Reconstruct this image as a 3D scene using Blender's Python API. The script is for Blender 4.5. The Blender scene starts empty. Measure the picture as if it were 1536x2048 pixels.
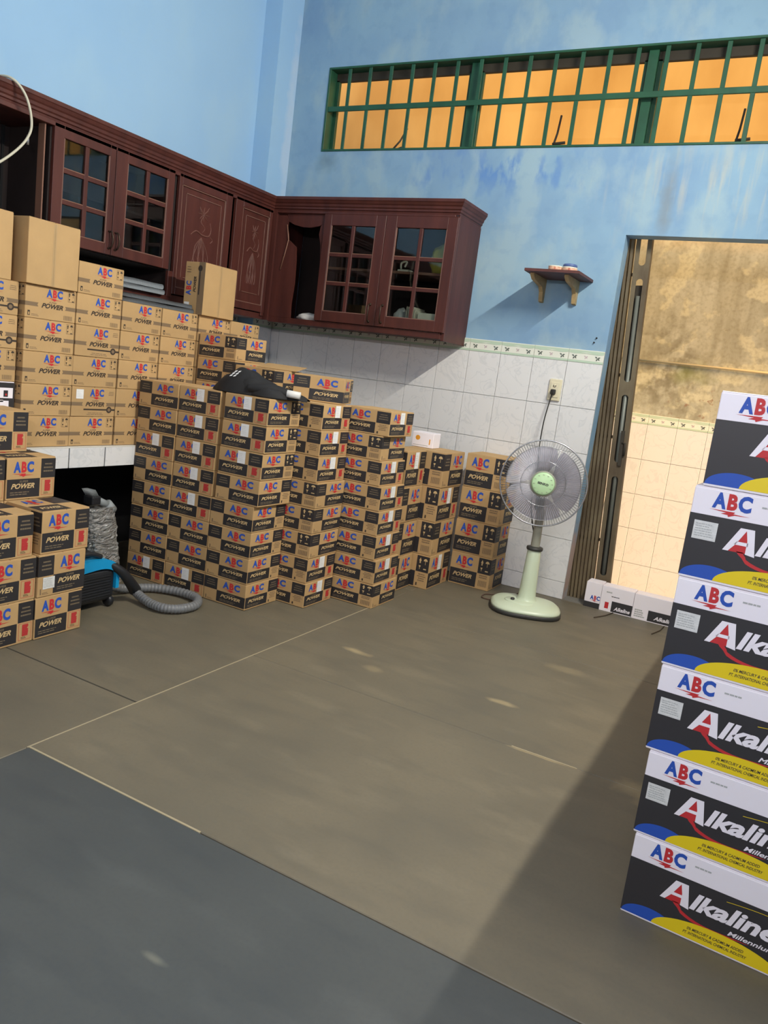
import bpy, bmesh, math, random
from mathutils import Vector, Matrix, noise
R_ = random.Random(7)
D = bpy.data
COL = bpy.context.scene.collection
scn = bpy.context.scene
pi = math.pi

# ------------------------------------------------------------------ camera
cam = D.cameras.new('camera'); camo = D.objects.new('camera', cam); COL.objects.link(camo)
cam.sensor_fit = 'VERTICAL'; cam.sensor_height = 36.0; cam.lens = 1556.1 / 2048 * 36.0
RX = Vector((0.870, 0.476, 0.128)); FW = Vector((-0.453, 0.874, -0.175)).normalized()
RX = (RX - FW * RX.dot(FW)).normalized(); UP = RX.cross(FW)
M = Matrix((RX, UP, -FW)).transposed().to_4x4(); M.translation = Vector((1.050, -4.400, 1.155))
camo.matrix_world = M; cam.clip_start = 0.05; scn.camera = camo

# ------------------------------------------------------------------ world, lights, exposure
w = D.worlds.new('world'); scn.world = w; w.use_nodes = True
bgn = w.node_tree.nodes['Background']
bgn.inputs[0].default_value = (0.50, 0.68, 1.0, 1); bgn.inputs[1].default_value = 0.45
def area(name, loc, target, sx, sy, col, power):
    l = D.lights.new(name, 'AREA'); l.shape = 'RECTANGLE'; l.size = sx; l.size_y = sy; l.energy = power; l.color = col
    o = D.objects.new(name, l); COL.objects.link(o); o.location = loc
    d = Vector(target) - Vector(loc)
    z = -d.normalized(); yv = Vector((0, 1, 0)); xv = yv.cross(z).normalized(); yv = z.cross(xv)
    m = Matrix((xv, yv, z)).transposed().to_4x4(); m.translation = Vector(loc); o.matrix_world = m
    return o
# fluorescent tube on the right wall, lying along y
area('tube_light', (1.235, -1.95, 3.0), (0.0, -1.95, 2.2), 0.035, 1.2, (1.0, 0.93, 0.80), 105)
# unseen lamp behind the camera, guessed from how brightness falls off; lies along x
area('guessed_front_light', (0.75, -4.87, 2.05), (0.75, -3.0, 1.1), 1.0, 0.04, (1.0, 0.92, 0.92), 35)
# low warm evening sun raking along the alley outside
sun = D.lights.new('evening_sun', 'SUN'); sun.energy = 11.5; sun.angle = 0.30; sun.color = (1.0, 0.60, 0.24)
suno = D.objects.new('evening_sun', sun); COL.objects.link(suno); suno.rotation_euler = Vector((0.95, -0.27, 0.22)).to_track_quat('Z', 'Y').to_euler()
scn.view_settings.view_transform = 'Standard'; scn.view_settings.look = 'None'
scn.view_settings.exposure = 0.0; scn.view_settings.gamma = 1.0; scn.view_settings.use_curve_mapping = False

# ------------------------------------------------------------------ materials
MATS = {}
def s2l(c): return tuple(((v / 255.0) / 12.92 if v / 255.0 <= 0.04045 else ((v / 255.0 + 0.055) / 1.055) ** 2.4) for v in c)
def mat(name, col, rough=0.6, metal=0.0, bump=0.0, bscale=80, var=0.0, vscale=6, spec=0.5, col2=None, stretch=None, rnd=0.0, emit=None):
    """colour given in sRGB 0-255; optional noise variation towards col2"""
    m = D.materials.new(name); m.use_nodes = True; nt = m.node_tree; b = nt.nodes['Principled BSDF']
    c = s2l(col) + (1,)
    b.inputs['Base Color'].default_value = c; b.inputs['Roughness'].default_value = rough; b.inputs['Metallic'].default_value = metal
    b.inputs['Specular IOR Level'].default_value = spec
    tc = nt.nodes.new('ShaderNodeTexCoord')
    src = tc.outputs['Object']
    if stretch:
        mp = nt.nodes.new('ShaderNodeMapping'); nt.links.new(src, mp.inputs[0]); mp.inputs['Scale'].default_value = stretch; src = mp.outputs[0]
    out = None
    if var > 0 or col2:
        n = nt.nodes.new('ShaderNodeTexNoise'); n.inputs['Scale'].default_value = vscale; n.inputs['Detail'].default_value = 6
        nt.links.new(src, n.inputs['Vector'])
        mx = nt.nodes.new('ShaderNodeMix'); mx.data_type = 'RGBA'
        cc2 = s2l(col2) + (1,) if col2 else tuple(max(0, v * (1 - var)) for v in c[:3]) + (1,)
        mx.inputs['A'].default_value = c; mx.inputs['B'].default_value = cc2
        rp = nt.nodes.new('ShaderNodeMapRange'); rp.inputs['From Min'].default_value = 0.35; rp.inputs['From Max'].default_value = 0.7
        nt.links.new(n.outputs['Fac'], rp.inputs['Value']); nt.links.new(rp.outputs[0], mx.inputs['Factor'])
        out = mx.outputs['Result']
    if rnd > 0:
        oi = nt.nodes.new('ShaderNodeObjectInfo'); hs = nt.nodes.new('ShaderNodeHueSaturation')
        mr = nt.nodes.new('ShaderNodeMapRange'); mr.inputs['To Min'].default_value = 1 - rnd; mr.inputs['To Max'].default_value = 1 + rnd
        nt.links.new(oi.outputs['Random'], mr.inputs['Value']); nt.links.new(mr.outputs[0], hs.inputs['Value'])
        if out: nt.links.new(out, hs.inputs['Color'])
        else: hs.inputs['Color'].default_value = c
        out = hs.outputs[0]
    if out: nt.links.new(out, b.inputs['Base Color'])
    if bump > 0:
        n2 = nt.nodes.new('ShaderNodeTexNoise'); n2.inputs['Scale'].default_value = bscale; n2.inputs['Detail'].default_value = 4
        nt.links.new(src, n2.inputs['Vector']); bp = nt.nodes.new('ShaderNodeBump'); bp.inputs['Strength'].default_value = bump; bp.inputs['Distance'].default_value = 0.01
        nt.links.new(n2.outputs['Fac'], bp.inputs['Height']); nt.links.new(bp.outputs[0], b.inputs['Normal'])
    if emit:
        b.inputs['Emission Color'].default_value = s2l(emit[0]) + (1,); b.inputs['Emission Strength'].default_value = emit[1]
    MATS[name] = m; return m
mat('kraft', (192, 157, 108), 0.8, bump=0.05, bscale=60, var=0.10, vscale=9, rnd=0.05)
mat('kraft_edge', (150, 118, 78), 0.85)
mat('tape', (184, 154, 110), 0.4, var=0.1)
mat('black_print', (44, 42, 44), 0.55)
mat('print_beige', (206, 178, 128), 0.7)
mat('print_dim', (120, 106, 84), 0.7)
mat('print_brown', (128, 106, 80), 0.75)
mat('print_dark', (58, 48, 40), 0.75)
mat('blue_ink', (38, 82, 178), 0.6)
mat('red_ink', (198, 46, 50), 0.6)
mat('red_stamp', (186, 52, 52), 0.7)
mat('yellow_ink', (236, 208, 28), 0.45)
mat('white_board', (246, 240, 246), 0.5)
mat('alk_black', (50, 48, 50), 0.5)
mat('white_label', (240, 240, 238), 0.6, var=0.06, vscale=60)
mat('silver_label', (228, 228, 224), 0.5, col2=(206, 207, 204), vscale=70, stretch=(1, 1, 4))
mat('label_line', (176, 178, 176), 0.7)
mat('orange_ink', (232, 160, 50), 0.6)
mat('wood', (86, 45, 38), 0.45, bump=0.06, bscale=30, col2=(67, 34, 30), vscale=5, stretch=(3, 3, 0.4), spec=0.4)
mat('wood_dusty', (124, 88, 76), 0.6, var=0.2)
mat('wood_worn', (134, 96, 78), 0.6, var=0.2)
mat('wood_carved', (108, 68, 58), 0.6, var=0.25, vscale=20)
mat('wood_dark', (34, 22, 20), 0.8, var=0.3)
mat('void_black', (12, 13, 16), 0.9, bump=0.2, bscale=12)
mat('bronze', (66, 52, 42), 0.4, metal=0.7)
mat('green_iron', (36, 88, 64), 0.5, bump=0.1, bscale=50, var=0.35, vscale=8)
mat('rust_iron', (120, 108, 84), 0.65, metal=0.15, bump=0.15, bscale=60, col2=(80, 66, 50), vscale=9, stretch=(1, 1, 0.35))
mat('rust_shade_dark', (62, 56, 46), 0.7, metal=0.1, var=0.3)  # dark rust on ironwork; on the sash rails it paints soffit shade
mat('grey_pipe', (128, 132, 124), 0.5, metal=0.3, var=0.2)
mat('tile_white', (226, 226, 226), 0.16)
mat('grout', (176, 178, 176), 0.9)
mat('trim_green', (188, 208, 186), 0.3)
mat('trim_cream', (228, 230, 218), 0.3)
mat('motif_ink', (88, 98, 90), 0.6)
mat('motif_pink', (190, 172, 176), 0.6)
mat('concrete', (120, 118, 112), 0.9, bump=0.2, var=0.2)
mat('counter_top', (216, 214, 206), 0.4, var=0.08)
mat('fan_cream', (206, 218, 192), 0.35)
mat('fan_green', (186, 220, 172), 0.4)
mat('fan_grey', (150, 150, 136), 0.4)
mat('fan_dark', (52, 52, 50), 0.5)
mat('guard_wire', (176, 178, 182), 0.3, metal=0.8)
mat('cord_black', (36, 34, 32), 0.6)
mat('cord_brown', (86, 62, 52), 0.6)
mat('cable_white', (196, 192, 172), 0.5)
mat('socket_cream', (222, 214, 186), 0.4)
mat('vac_black', (30, 32, 36), 0.45, bump=0.1, bscale=40)
mat('vac_blue', (16, 150, 206), 0.4)
mat('hose_grey', (112, 114, 116), 0.45)
mat('acc_grey', (140, 146, 148), 0.5)
mat('jacket_black', (26, 26, 28), 0.8, bump=0.25, bscale=18)
mat('logo_white', (226, 226, 226), 0.6)
mat('cloth_grey', (128, 134, 138), 0.9, bump=0.3, bscale=90)
mat('cloth_dark', (84, 88, 92), 0.95, bump=0.3, bscale=90)
mat('bag_white', (212, 210, 206), 0.5, bump=0.3, bscale=30)
mat('paper_white', (238, 232, 214), 0.7)
mat('yellow_bag', (206, 196, 60), 0.5, bump=0.3, bscale=20)
mat('dish_rim', (226, 196, 166), 0.4, col2=(170, 84, 64), vscale=70)
mat('dish_white', (232, 226, 206), 0.4)
mat('lid_blue', (78, 98, 146), 0.4)
mat('bracket_wood', (178, 152, 106), 0.6, var=0.3, vscale=30)
mat('shelf_board', (92, 52, 48), 0.5, var=0.3, vscale=20)
mat('seam_dust', (164, 152, 124), 0.9)
mat('seam_dark', (74, 71, 62), 0.9)
mat('twig', (70, 58, 44), 0.8)
mat('lamp_white', (230, 230, 228), 0.4)
mat('tube_glass', (255, 252, 240), 0.3, emit=((255, 250, 235), 4.0))
mat('ceiling_white', (222, 224, 226), 0.9)
mat('pipe_yellow', (226, 206, 160), 0.5)
mat('ground', (120, 112, 100), 0.9, bump=0.3, var=0.3)

def nodes_mat(name):
    m = D.materials.new(name); m.use_nodes = True; MATS[name] = m
    return m, m.node_tree, m.node_tree.nodes['Principled BSDF']
def mixc(nt, fac, a, b):
    mx = nt.nodes.new('ShaderNodeMix'); mx.data_type = 'RGBA'
    for key, v in (('A', a), ('B', b)):
        if isinstance(v, tuple): mx.inputs[key].default_value = v if len(v) == 4 else v + (1,)
        else: nt.links.new(v, mx.inputs[key])
    if isinstance(fac, (int, float)): mx.inputs['Factor'].default_value = fac
    else: nt.links.new(fac, mx.inputs['Factor'])
    return mx.outputs['Result']
def nz(nt, vec, scale, detail=6, lo=0.4, hi=0.6, sc=None, off=None, dist=0.0):
    if sc or off:
        mp = nt.nodes.new('ShaderNodeMapping'); nt.links.new(vec, mp.inputs[0])
        if sc: mp.inputs['Scale'].default_value = sc
        if off: mp.inputs['Location'].default_value = off
        vec = mp.outputs[0]
    n = nt.nodes.new('ShaderNodeTexNoise'); n.inputs['Scale'].default_value = scale; n.inputs['Detail'].default_value = detail; n.inputs['Distortion'].default_value = dist
    nt.links.new(vec, n.inputs['Vector'])
    r = nt.nodes.new('ShaderNodeMapRange'); r.inputs['From Min'].default_value = lo; r.inputs['From Max'].default_value = hi
    nt.links.new(n.outputs['Fac'], r.inputs['Value']); return r.outputs[0]
def mth(nt, op, a, b=None):
    m = nt.nodes.new('ShaderNodeMath'); m.operation = op
    for i, v in enumerate((a, b)):
        if v is None: continue
        if isinstance(v, (int, float)): m.inputs[i].default_value = v
        else: nt.links.new(v, m.inputs[i])
    return m.outputs[0]
def blob(nt, pos, cx, cy, cz, rx, ry, rz, soft=0.6, wob=0.5, nsc=6):
    """soft wobbly spot of paint or dirt at a world position"""
    mp = nt.nodes.new('ShaderNodeMapping'); mp.vector_type = 'POINT'; nt.links.new(pos, mp.inputs[0])
    mp.inputs['Location'].default_value = (-cx / rx, -cy / ry, -cz / rz); mp.inputs['Scale'].default_value = (1 / rx, 1 / ry, 1 / rz)
    ln = nt.nodes.new('ShaderNodeVectorMath'); ln.operation = 'LENGTH'; nt.links.new(mp.outputs[0], ln.inputs[0])
    n = nt.nodes.new('ShaderNodeTexNoise'); n.inputs['Scale'].default_value = nsc; n.inputs['Detail'].default_value = 6; nt.links.new(pos, n.inputs['Vector'])
    a = mth(nt, 'ADD', ln.outputs['Value'], mth(nt, 'MULTIPLY', mth(nt, 'SUBTRACT', n.outputs['Fac'], 0.5), wob * 4))
    r = nt.nodes.new('ShaderNodeMapRange'); r.inputs['From Min'].default_value = 1.0; r.inputs['From Max'].default_value = 1.0 - soft
    nt.links.new(a, r.inputs['Value']); return r.outputs[0]
# blue limewash on the room walls
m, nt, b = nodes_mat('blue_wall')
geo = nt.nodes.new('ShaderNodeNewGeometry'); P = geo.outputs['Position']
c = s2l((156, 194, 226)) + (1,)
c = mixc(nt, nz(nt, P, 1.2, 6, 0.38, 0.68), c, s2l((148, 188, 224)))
c = mixc(nt, mth(nt, 'MULTIPLY', nz(nt, P, 3.2, 8, 0.52, 0.72, sc=(1, 1, 0.5), off=(3, 1, 2)), 0.3), c, s2l((172, 204, 220)))
c = mixc(nt, mth(nt, 'MULTIPLY', blob(nt, P, -2.27, -0.03, 2.6, 0.1, 0.06, 0.9, 0.6, 0.5, 7), 0.7), c, s2l((188, 206, 224)))
b.inputs['Roughness'].default_value = 0.85
nt.links.new(c, b.inputs['Base Color'])
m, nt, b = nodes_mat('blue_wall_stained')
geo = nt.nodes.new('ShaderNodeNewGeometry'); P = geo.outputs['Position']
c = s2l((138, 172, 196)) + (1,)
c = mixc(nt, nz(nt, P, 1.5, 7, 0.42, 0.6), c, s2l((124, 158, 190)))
c = mixc(nt, mth(nt, 'MULTIPLY', nz(nt, P, 4.0, 12, 0.49, 0.60, sc=(1, 1, 0.6), off=(5, 2, 1)), 0.7), c, s2l((156, 182, 194)))
c = mixc(nt, mth(nt, 'MULTIPLY', nz(nt, P, 11, 10, 0.52, 0.62, off=(1, 7, 4)), 0.25), c, s2l((116, 150, 184)))
deep = mth(nt, 'MULTIPLY', nz(nt, P, 9, 8, 0.50, 0.60, sc=(1.2, 1, 0.6)), blob(nt, P, -0.75, 0, 2.38, 0.75, 1, 0.16, 0.8, 0.4))
c = mixc(nt, mth(nt, 'MULTIPLY', deep, 0.9), c, s2l((92, 136, 194)))
strk = mth(nt, 'MULTIPLY', nz(nt, P, 10, 8, 0.5, 0.66, sc=(2.2, 1, 0.22)), blob(nt, P, 0.45, 0, 2.25, 0.75, 1, 0.3, 0.8, 0.4))
c = mixc(nt, mth(nt, 'MULTIPLY', strk, 0.55), c, s2l((192, 190, 172)))
c = mixc(nt, mth(nt, 'MULTIPLY', blob(nt, P, -1.97, 0, 2.43, 0.10, 1, 0.09, 0.9, 0.3, 14), 0.5), c, s2l((104, 124, 126)))
c = mixc(nt, mth(nt, 'MULTIPLY', blob(nt, P, 0.18, 0, 2.2, 0.05, 1, 0.3, 0.9, 0.3, 14), 0.4), c, s2l((128, 122, 104)))
c = mixc(nt, mth(nt, 'MULTIPLY', blob(nt, P, 0.0, 0, 0.18, 0.06, 1, 0.3, 0.6, 0.3, 14), 0.9), c, s2l((196, 166, 148)))
b.inputs['Roughness'].default_value = 0.85
nt.links.new(c, b.inputs['Base Color'])
bp = nt.nodes.new('ShaderNodeBump'); bp.inputs['Strength'].default_value = 0.15; bp.inputs['Distance'].default_value = 0.01
nn = nt.nodes.new('ShaderNodeTexNoise'); nn.inputs['Scale'].default_value = 14; nn.inputs['Detail'].default_value = 8; nt.links.new(P, nn.inputs['Vector'])
nt.links.new(nn.outputs['Fac'], bp.inputs['Height']); nt.links.new(bp.outputs[0], b.inputs['Normal'])
# stained stucco outside
m, nt, b = nodes_mat('old_stucco')
geo = nt.nodes.new('ShaderNodeNewGeometry'); P = geo.outputs['Position']
c = s2l((190, 192, 178)) + (1,)
c = mixc(nt, mth(nt, 'MULTIPLY', nz(nt, P, 3.0, 12, 0.40, 0.66, sc=(1, 1, 0.7)), 0.75), c, s2l((172, 170, 150)))
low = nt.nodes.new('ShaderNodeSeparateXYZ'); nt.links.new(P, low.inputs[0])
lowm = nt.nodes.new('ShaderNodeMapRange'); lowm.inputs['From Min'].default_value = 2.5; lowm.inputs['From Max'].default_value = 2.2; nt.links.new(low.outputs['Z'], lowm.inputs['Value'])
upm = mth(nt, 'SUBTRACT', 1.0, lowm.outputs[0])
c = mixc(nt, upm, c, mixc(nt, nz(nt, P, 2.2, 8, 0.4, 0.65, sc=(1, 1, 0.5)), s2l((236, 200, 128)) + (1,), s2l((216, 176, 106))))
c = mixc(nt, mth(nt, 'MULTIPLY', mth(nt, 'MULTIPLY', nz(nt, P, 6, 12, 0.45, 0.64, sc=(2.0, 1, 0.25), off=(2, 0, 3)), lowm.outputs[0]), 0.55), c, s2l((144, 142, 124)))
c = mixc(nt, mth(nt, 'MULTIPLY', blob(nt, P, 0.78, 1.35, 1.85, 0.28, 2, 0.5, 0.7, 0.3, 4), 0.5), c, s2l((136, 136, 118)))
c = mixc(nt, mth(nt, 'MULTIPLY', mth(nt, 'MULTIPLY', nz(nt, P, 7, 14, 0.54, 0.60, off=(9, 3, 7)), lowm.outputs[0]), 0.6), c, s2l((216, 214, 186)))
c = mixc(nt, mth(nt, 'MULTIPLY', mth(nt, 'MULTIPLY', nz(nt, P, 45, 6, 0.45, 0.7), lowm.outputs[0]), 0.35), c, s2l((128, 122, 100)))
mold = mth(nt, 'MULTIPLY', nz(nt, P, 12, 10, 0.42, 0.56), blob(nt, P, 0.12, 1.35, 1.40, 0.30, 2, 0.42, 0.9, 0.45, 5))
c = mixc(nt, mth(nt, 'MULTIPLY', mold, 0.85), c, s2l((92, 84, 58)))
c = mixc(nt, mth(nt, 'MULTIPLY', blob(nt, P, 0.27, 1.35, 1.42, 0.16, 2, 0.10, 0.9, 0.5, 9), 0.5), c, s2l((126, 138, 72)))
c = mixc(nt, mth(nt, 'MULTIPLY', mth(nt, 'MULTIPLY', nz(nt, P, 26, 6, 0.60, 0.66, off=(1, 5, 2)), blob(nt, P, 0.4, 1.35, 1.22, 0.45, 2, 0.16, 0.9, 0.4, 6)), 0.8), c, s2l((130, 84, 58)))
b.inputs['Roughness'].default_value = 0.9; nt.links.new(c, b.inputs['Base Color'])
# floor boards
m, nt, b = nodes_mat('floor_board')
geo = nt.nodes.new('ShaderNodeNewGeometry'); P = geo.outputs['Position']
oi = nt.nodes.new('ShaderNodeObjectInfo')
c = s2l((115, 107, 89)) + (1,)
c = mixc(nt, nz(nt, P, 2.2, 8, 0.35, 0.65), c, s2l((104, 98, 83)))
c = mixc(nt, mth(nt, 'MULTIPLY', nz(nt, P, 7, 8, 0.5, 0.66, sc=(0.5, 1.6, 1)), 0.35), c, s2l((92, 88, 77)))
c = mixc(nt, mth(nt, 'MULTIPLY', nz(nt, P, 5, 9, 0.56, 0.68, sc=(0.6, 1.5, 1), off=(7, 1, 0)), 0.22), c, s2l((140, 130, 108)))
c = mixc(nt, mth(nt, 'MULTIPLY', nz(nt, P, 90, 3, 0.45, 0.7), 0.16), c, s2l((88, 84, 76)))
for (cx, cy, rx, ry, st) in ((-0.42, -1.66, 0.075, 0.028, 0.85), (-0.27, -1.78, 0.05, 0.035, 0.35), (0.24, -1.70, 0.085, 0.024, 0.75), (0.33, -1.15, 0.10, 0.05, 0.3), (0.84, -2.02, 0.10, 0.10, 0.6), (0.50, -2.02, 0.16, 0.012, 0.7), (0.155, -3.385, 0.045, 0.012, 0.8), (0.30, -2.72, 0.10, 0.03, 0.0)):
    if st > 0: c = mixc(nt, mth(nt, 'MULTIPLY', blob(nt, P, cx, cy, 0, rx, ry, 1, 0.7, 0.45, 11), st), c, s2l((164, 148, 114)))
hs = nt.nodes.new('ShaderNodeHueSaturation'); mr = nt.nodes.new('ShaderNodeMapRange'); mr.inputs['To Min'].default_value = 0.92; mr.inputs['To Max'].default_value = 1.06
nt.links.new(oi.outputs['Random'], mr.inputs['Value']); nt.links.new(mr.outputs[0], hs.inputs['Value']); nt.links.new(c, hs.inputs['Color'])
b.inputs['Roughness'].default_value = 0.55; nt.links.new(hs.outputs[0], b.inputs['Base Color'])
# front boards: dimmer bluish light multiplied into the same boards' colour
m2 = m.copy(); m2.name = 'floor_board_bluelit'; MATS['floor_board_bluelit'] = m2
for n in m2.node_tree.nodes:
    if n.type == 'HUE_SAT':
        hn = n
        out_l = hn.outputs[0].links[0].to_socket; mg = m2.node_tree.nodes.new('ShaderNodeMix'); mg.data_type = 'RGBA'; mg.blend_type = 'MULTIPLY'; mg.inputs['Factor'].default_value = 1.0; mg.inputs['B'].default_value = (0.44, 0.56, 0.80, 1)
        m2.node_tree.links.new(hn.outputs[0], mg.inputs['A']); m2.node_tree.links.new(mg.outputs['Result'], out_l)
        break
# glazed tile with faint leaf print
m = MATS['tile_white']; nt = m.node_tree; b = nt.nodes['Principled BSDF']
tc = nt.nodes.new('ShaderNodeTexCoord'); oi = nt.nodes.new('ShaderNodeObjectInfo')
va = nt.nodes.new('ShaderNodeVectorMath'); va.operation = 'ADD'; nt.links.new(tc.outputs['Object'], va.inputs[0]); nt.links.new(oi.outputs['Location'], va.inputs[1])
c = mixc(nt, mth(nt, 'MULTIPLY', nz(nt, va.outputs[0], 22, 6, 0.49, 0.52, sc=(1, 1, 0.6), dist=1.6), 0.0), s2l((226, 226, 226)) + (1,), s2l((196, 200, 202)))
vein = nt.nodes.new('ShaderNodeTexNoise'); vein.inputs['Scale'].default_value = 9; vein.inputs['Detail'].default_value = 3; vein.inputs['Distortion'].default_value = 1.2; nt.links.new(va.outputs[0], vein.inputs['Vector'])
vd = mth(nt, 'ABSOLUTE', mth(nt, 'SUBTRACT', vein.outputs['Fac'], 0.5))
vr = nt.nodes.new('ShaderNodeMapRange'); vr.inputs['From Min'].default_value = 0.03; vr.inputs['From Max'].default_value = 0.0; nt.links.new(vd, vr.inputs['Value'])
c = mixc(nt, mth(nt, 'MULTIPLY', vr.outputs[0], 0.35), c, s2l((190, 194, 198)))
nt.links.new(c, b.inputs['Base Color'])
# glass pane and clear film
def thin_glass(name, gloss, tint, rough=0.03, bump=0.0, bscale=10):
    m = D.materials.new(name); m.use_nodes = True; nt = m.node_tree; nt.nodes.clear()
    o = nt.nodes.new('ShaderNodeOutputMaterial'); mx = nt.nodes.new('ShaderNodeMixShader'); tr = nt.nodes.new('ShaderNodeBsdfTransparent'); gl = nt.nodes.new('ShaderNodeBsdfGlossy')
    tr.inputs[0].default_value = tint + (1,); gl.inputs['Roughness'].default_value = rough; mx.inputs[0].default_value = gloss
    nt.links.new(tr.outputs[0], mx.inputs[1]); nt.links.new(gl.outputs[0], mx.inputs[2]); nt.links.new(mx.outputs[0], o.inputs[0])
    if bump:
        tc = nt.nodes.new('ShaderNodeTexCoord'); n = nt.nodes.new('ShaderNodeTexNoise'); n.inputs['Scale'].default_value = bscale; n.inputs['Detail'].default_value = 6; n.inputs['Distortion'].default_value = 1.0
        nt.links.new(tc.outputs['Object'], n.inputs['Vector']); bp = nt.nodes.new('ShaderNodeBump'); bp.inputs['Strength'].default_value = bump; bp.inputs['Distance'].default_value = 0.03
        nt.links.new(n.outputs['Fac'], bp.inputs['Height']); nt.links.new(bp.outputs[0], gl.inputs['Normal'])
    MATS[name] = m
thin_glass('glass', 0.06, (0.70, 0.73, 0.72))
m = D.materials.new('film'); m.use_nodes = True; nt = m.node_tree; pb = nt.nodes['Principled BSDF']; MATS['film'] = m
pb.inputs['Base Color'].default_value = (0.55, 0.54, 0.51, 1); pb.inputs['Roughness'].default_value = 0.16; pb.inputs['Specular IOR Level'].default_value = 1.0; pb.inputs['Alpha'].default_value = 0.8; pb.inputs['Metallic'].default_value = 0.55
tc = nt.nodes.new('ShaderNodeTexCoord'); n = nt.nodes.new('ShaderNodeTexNoise'); n.inputs['Scale'].default_value = 22; n.inputs['Detail'].default_value = 5; n.inputs['Distortion'].default_value = 1.6
mp = nt.nodes.new('ShaderNodeMapping'); mp.inputs['Rotation'].default_value = (0.7, 0, 0); mp.inputs['Scale'].default_value = (1, 0.6, 1.5); nt.links.new(tc.outputs['Object'], mp.inputs[0]); nt.links.new(mp.outputs[0], n.inputs['Vector'])
bp = nt.nodes.new('ShaderNodeBump'); bp.inputs['Strength'].default_value = 1.0; bp.inputs['Distance'].default_value = 0.05; nt.links.new(n.outputs['Fac'], bp.inputs['Height']); nt.links.new(bp.outputs[0], pb.inputs['Normal'])
thin_glass('fan_blade', 0.25, (0.52, 0.48, 0.56), 0.35)

# ------------------------------------------------------------------ mesh helpers
class MB:
    def __init__(s): s.v = []; s.f = []; s.m = []; s.sm = []
    def add(s, vs, fs, mi=0, smooth=False):
        k = len(s.v); s.v += [tuple(p) for p in vs]; s.f += [tuple(i + k for i in f) for f in fs]; s.m += [mi] * len(fs); s.sm += [smooth] * len(fs)
    def box(s, a, b, mi=0):
        x0, y0, z0 = a; x1, y1, z1 = b
        s.add([(x0, y0, z0), (x1, y0, z0), (x1, y1, z0), (x0, y1, z0), (x0, y0, z1), (x1, y0, z1), (x1, y1, z1), (x0, y1, z1)],
              [(0, 3, 2, 1), (4, 5, 6, 7), (0, 1, 5, 4), (1, 2, 6, 5), (2, 3, 7, 6), (3, 0, 4, 7)], mi)
    def bbox(s, a, b, r=0.004, mi=0, seg=2):
        bm = bmesh.new(); bmesh.ops.create_cube(bm, size=1)
        for v in bm.verts: v.co = Vector([(a[i] + b[i]) / 2 + v.co[i] * (b[i] - a[i]) for i in range(3)])
        bmesh.ops.bevel(bm, geom=list(bm.edges), offset=r, segments=seg, profile=0.5, affect='EDGES')
        bm.verts.index_update(); s.add([v.co for v in bm.verts], [[v.index for v in f.verts] for f in bm.faces], mi); bm.free()
    def prism(s, pts, axis, a, b, mi=0):
        """polygon pts (2D) extruded along axis from a to b"""
        def mk(p, t): return {'x': (t, p[0], p[1]), 'y': (p[0], t, p[1]), 'z': (p[0], p[1], t)}[axis]
        n = len(pts); vs = [mk(p, a) for p in pts] + [mk(p, b) for p in pts]
        s.add(vs, [tuple(range(n))[::-1], tuple(range(n, 2 * n))] + [(i, (i + 1) % n, n + (i + 1) % n, n + i) for i in range(n)], mi)
    def tube(s, path, r, n=8, mi=0, closed=False, rf=None):
        path = [Vector(p) for p in path]; L = len(path); rings = []; up = None
        for i in range(L):
            t = (path[(i + 1) % L] - path[i - 1]) if closed else (path[min(i + 1, L - 1)] - path[max(i - 1, 0)])
            t.normalize()
            if up is None: up = Vector((0, 0, 1)) if abs(t.z) < 0.9 else Vector((1, 0, 0))
            x = t.cross(up)
            if x.length < 1e-5: x = t.orthogonal()
            x.normalize(); up = x.cross(t).normalized()
            rr = rf(i / max(1, L - 1)) if rf else r
            rings.append([path[i] + (x * math.cos(2 * pi * k / n) + up * math.sin(2 * pi * k / n)) * rr for k in range(n)])
        vs = [p for rg in rings for p in rg]; fs = []
        for i in range(L if closed else L - 1):
            j = (i + 1) % L
            for k in range(n): fs.append((i * n + k, i * n + (k + 1) % n, j * n + (k + 1) % n, j * n + k))
        if not closed: fs += [tuple(range(n))[::-1], tuple((L - 1) * n + k for k in range(n))]
        s.add(vs, fs, mi, True)
    def lathe(s, prof, n=32, mi=0, c=(0, 0, 0), axis='z', smooth=True):
        vs = []; fs = []
        for (r, z) in prof:
            for k in range(n):
                a = 2 * pi * k / n; p = (r * math.cos(a), r * math.sin(a), z)
                if axis == 'y': p = (p[0], -p[2], p[1])
                vs.append((p[0] + c[0], p[1] + c[1], p[2] + c[2]))
        for i in range(len(prof) - 1):
            for k in range(n): fs.append((i * n + k, i * n + (k + 1) % n, (i + 1) * n + (k + 1) % n, (i + 1) * n + k))
        s.add(vs, fs, mi, smooth)
    def mesh(s, name, mats):
        me = D.meshes.new(name); me.from_pydata(s.v, [], s.f)
        for mm in mats: me.materials.append(MATS[mm])
        me.polygons.foreach_set('material_index', s.m); me.polygons.foreach_set('use_smooth', s.sm); me.update(); return me
    def build(s, name, mats, parent=None, loc=(0, 0, 0), rz=0.0):
        if isinstance(mats, str): mats = [mats]
        return obj(name, s.mesh(name, mats), parent, loc, rz)
def obj(name, me, parent=None, loc=(0, 0, 0), rz=0.0):
    o = D.objects.new(name, me); COL.objects.link(o); o.location = loc; o.rotation_euler = (0, 0, rz)
    if parent: o.parent = parent
    return o
def tag(o, label, cat, group=None):
    o['label'] = label; o['category'] = cat
    if group: o['group'] = group
    return o
def thing(name, label, cat, loc=(0, 0, 0), rz=0.0, group=None): return tag(obj(name, None, None, loc, rz), label, cat, group)
def struct(o): o['kind'] = 'structure'; return o
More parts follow.
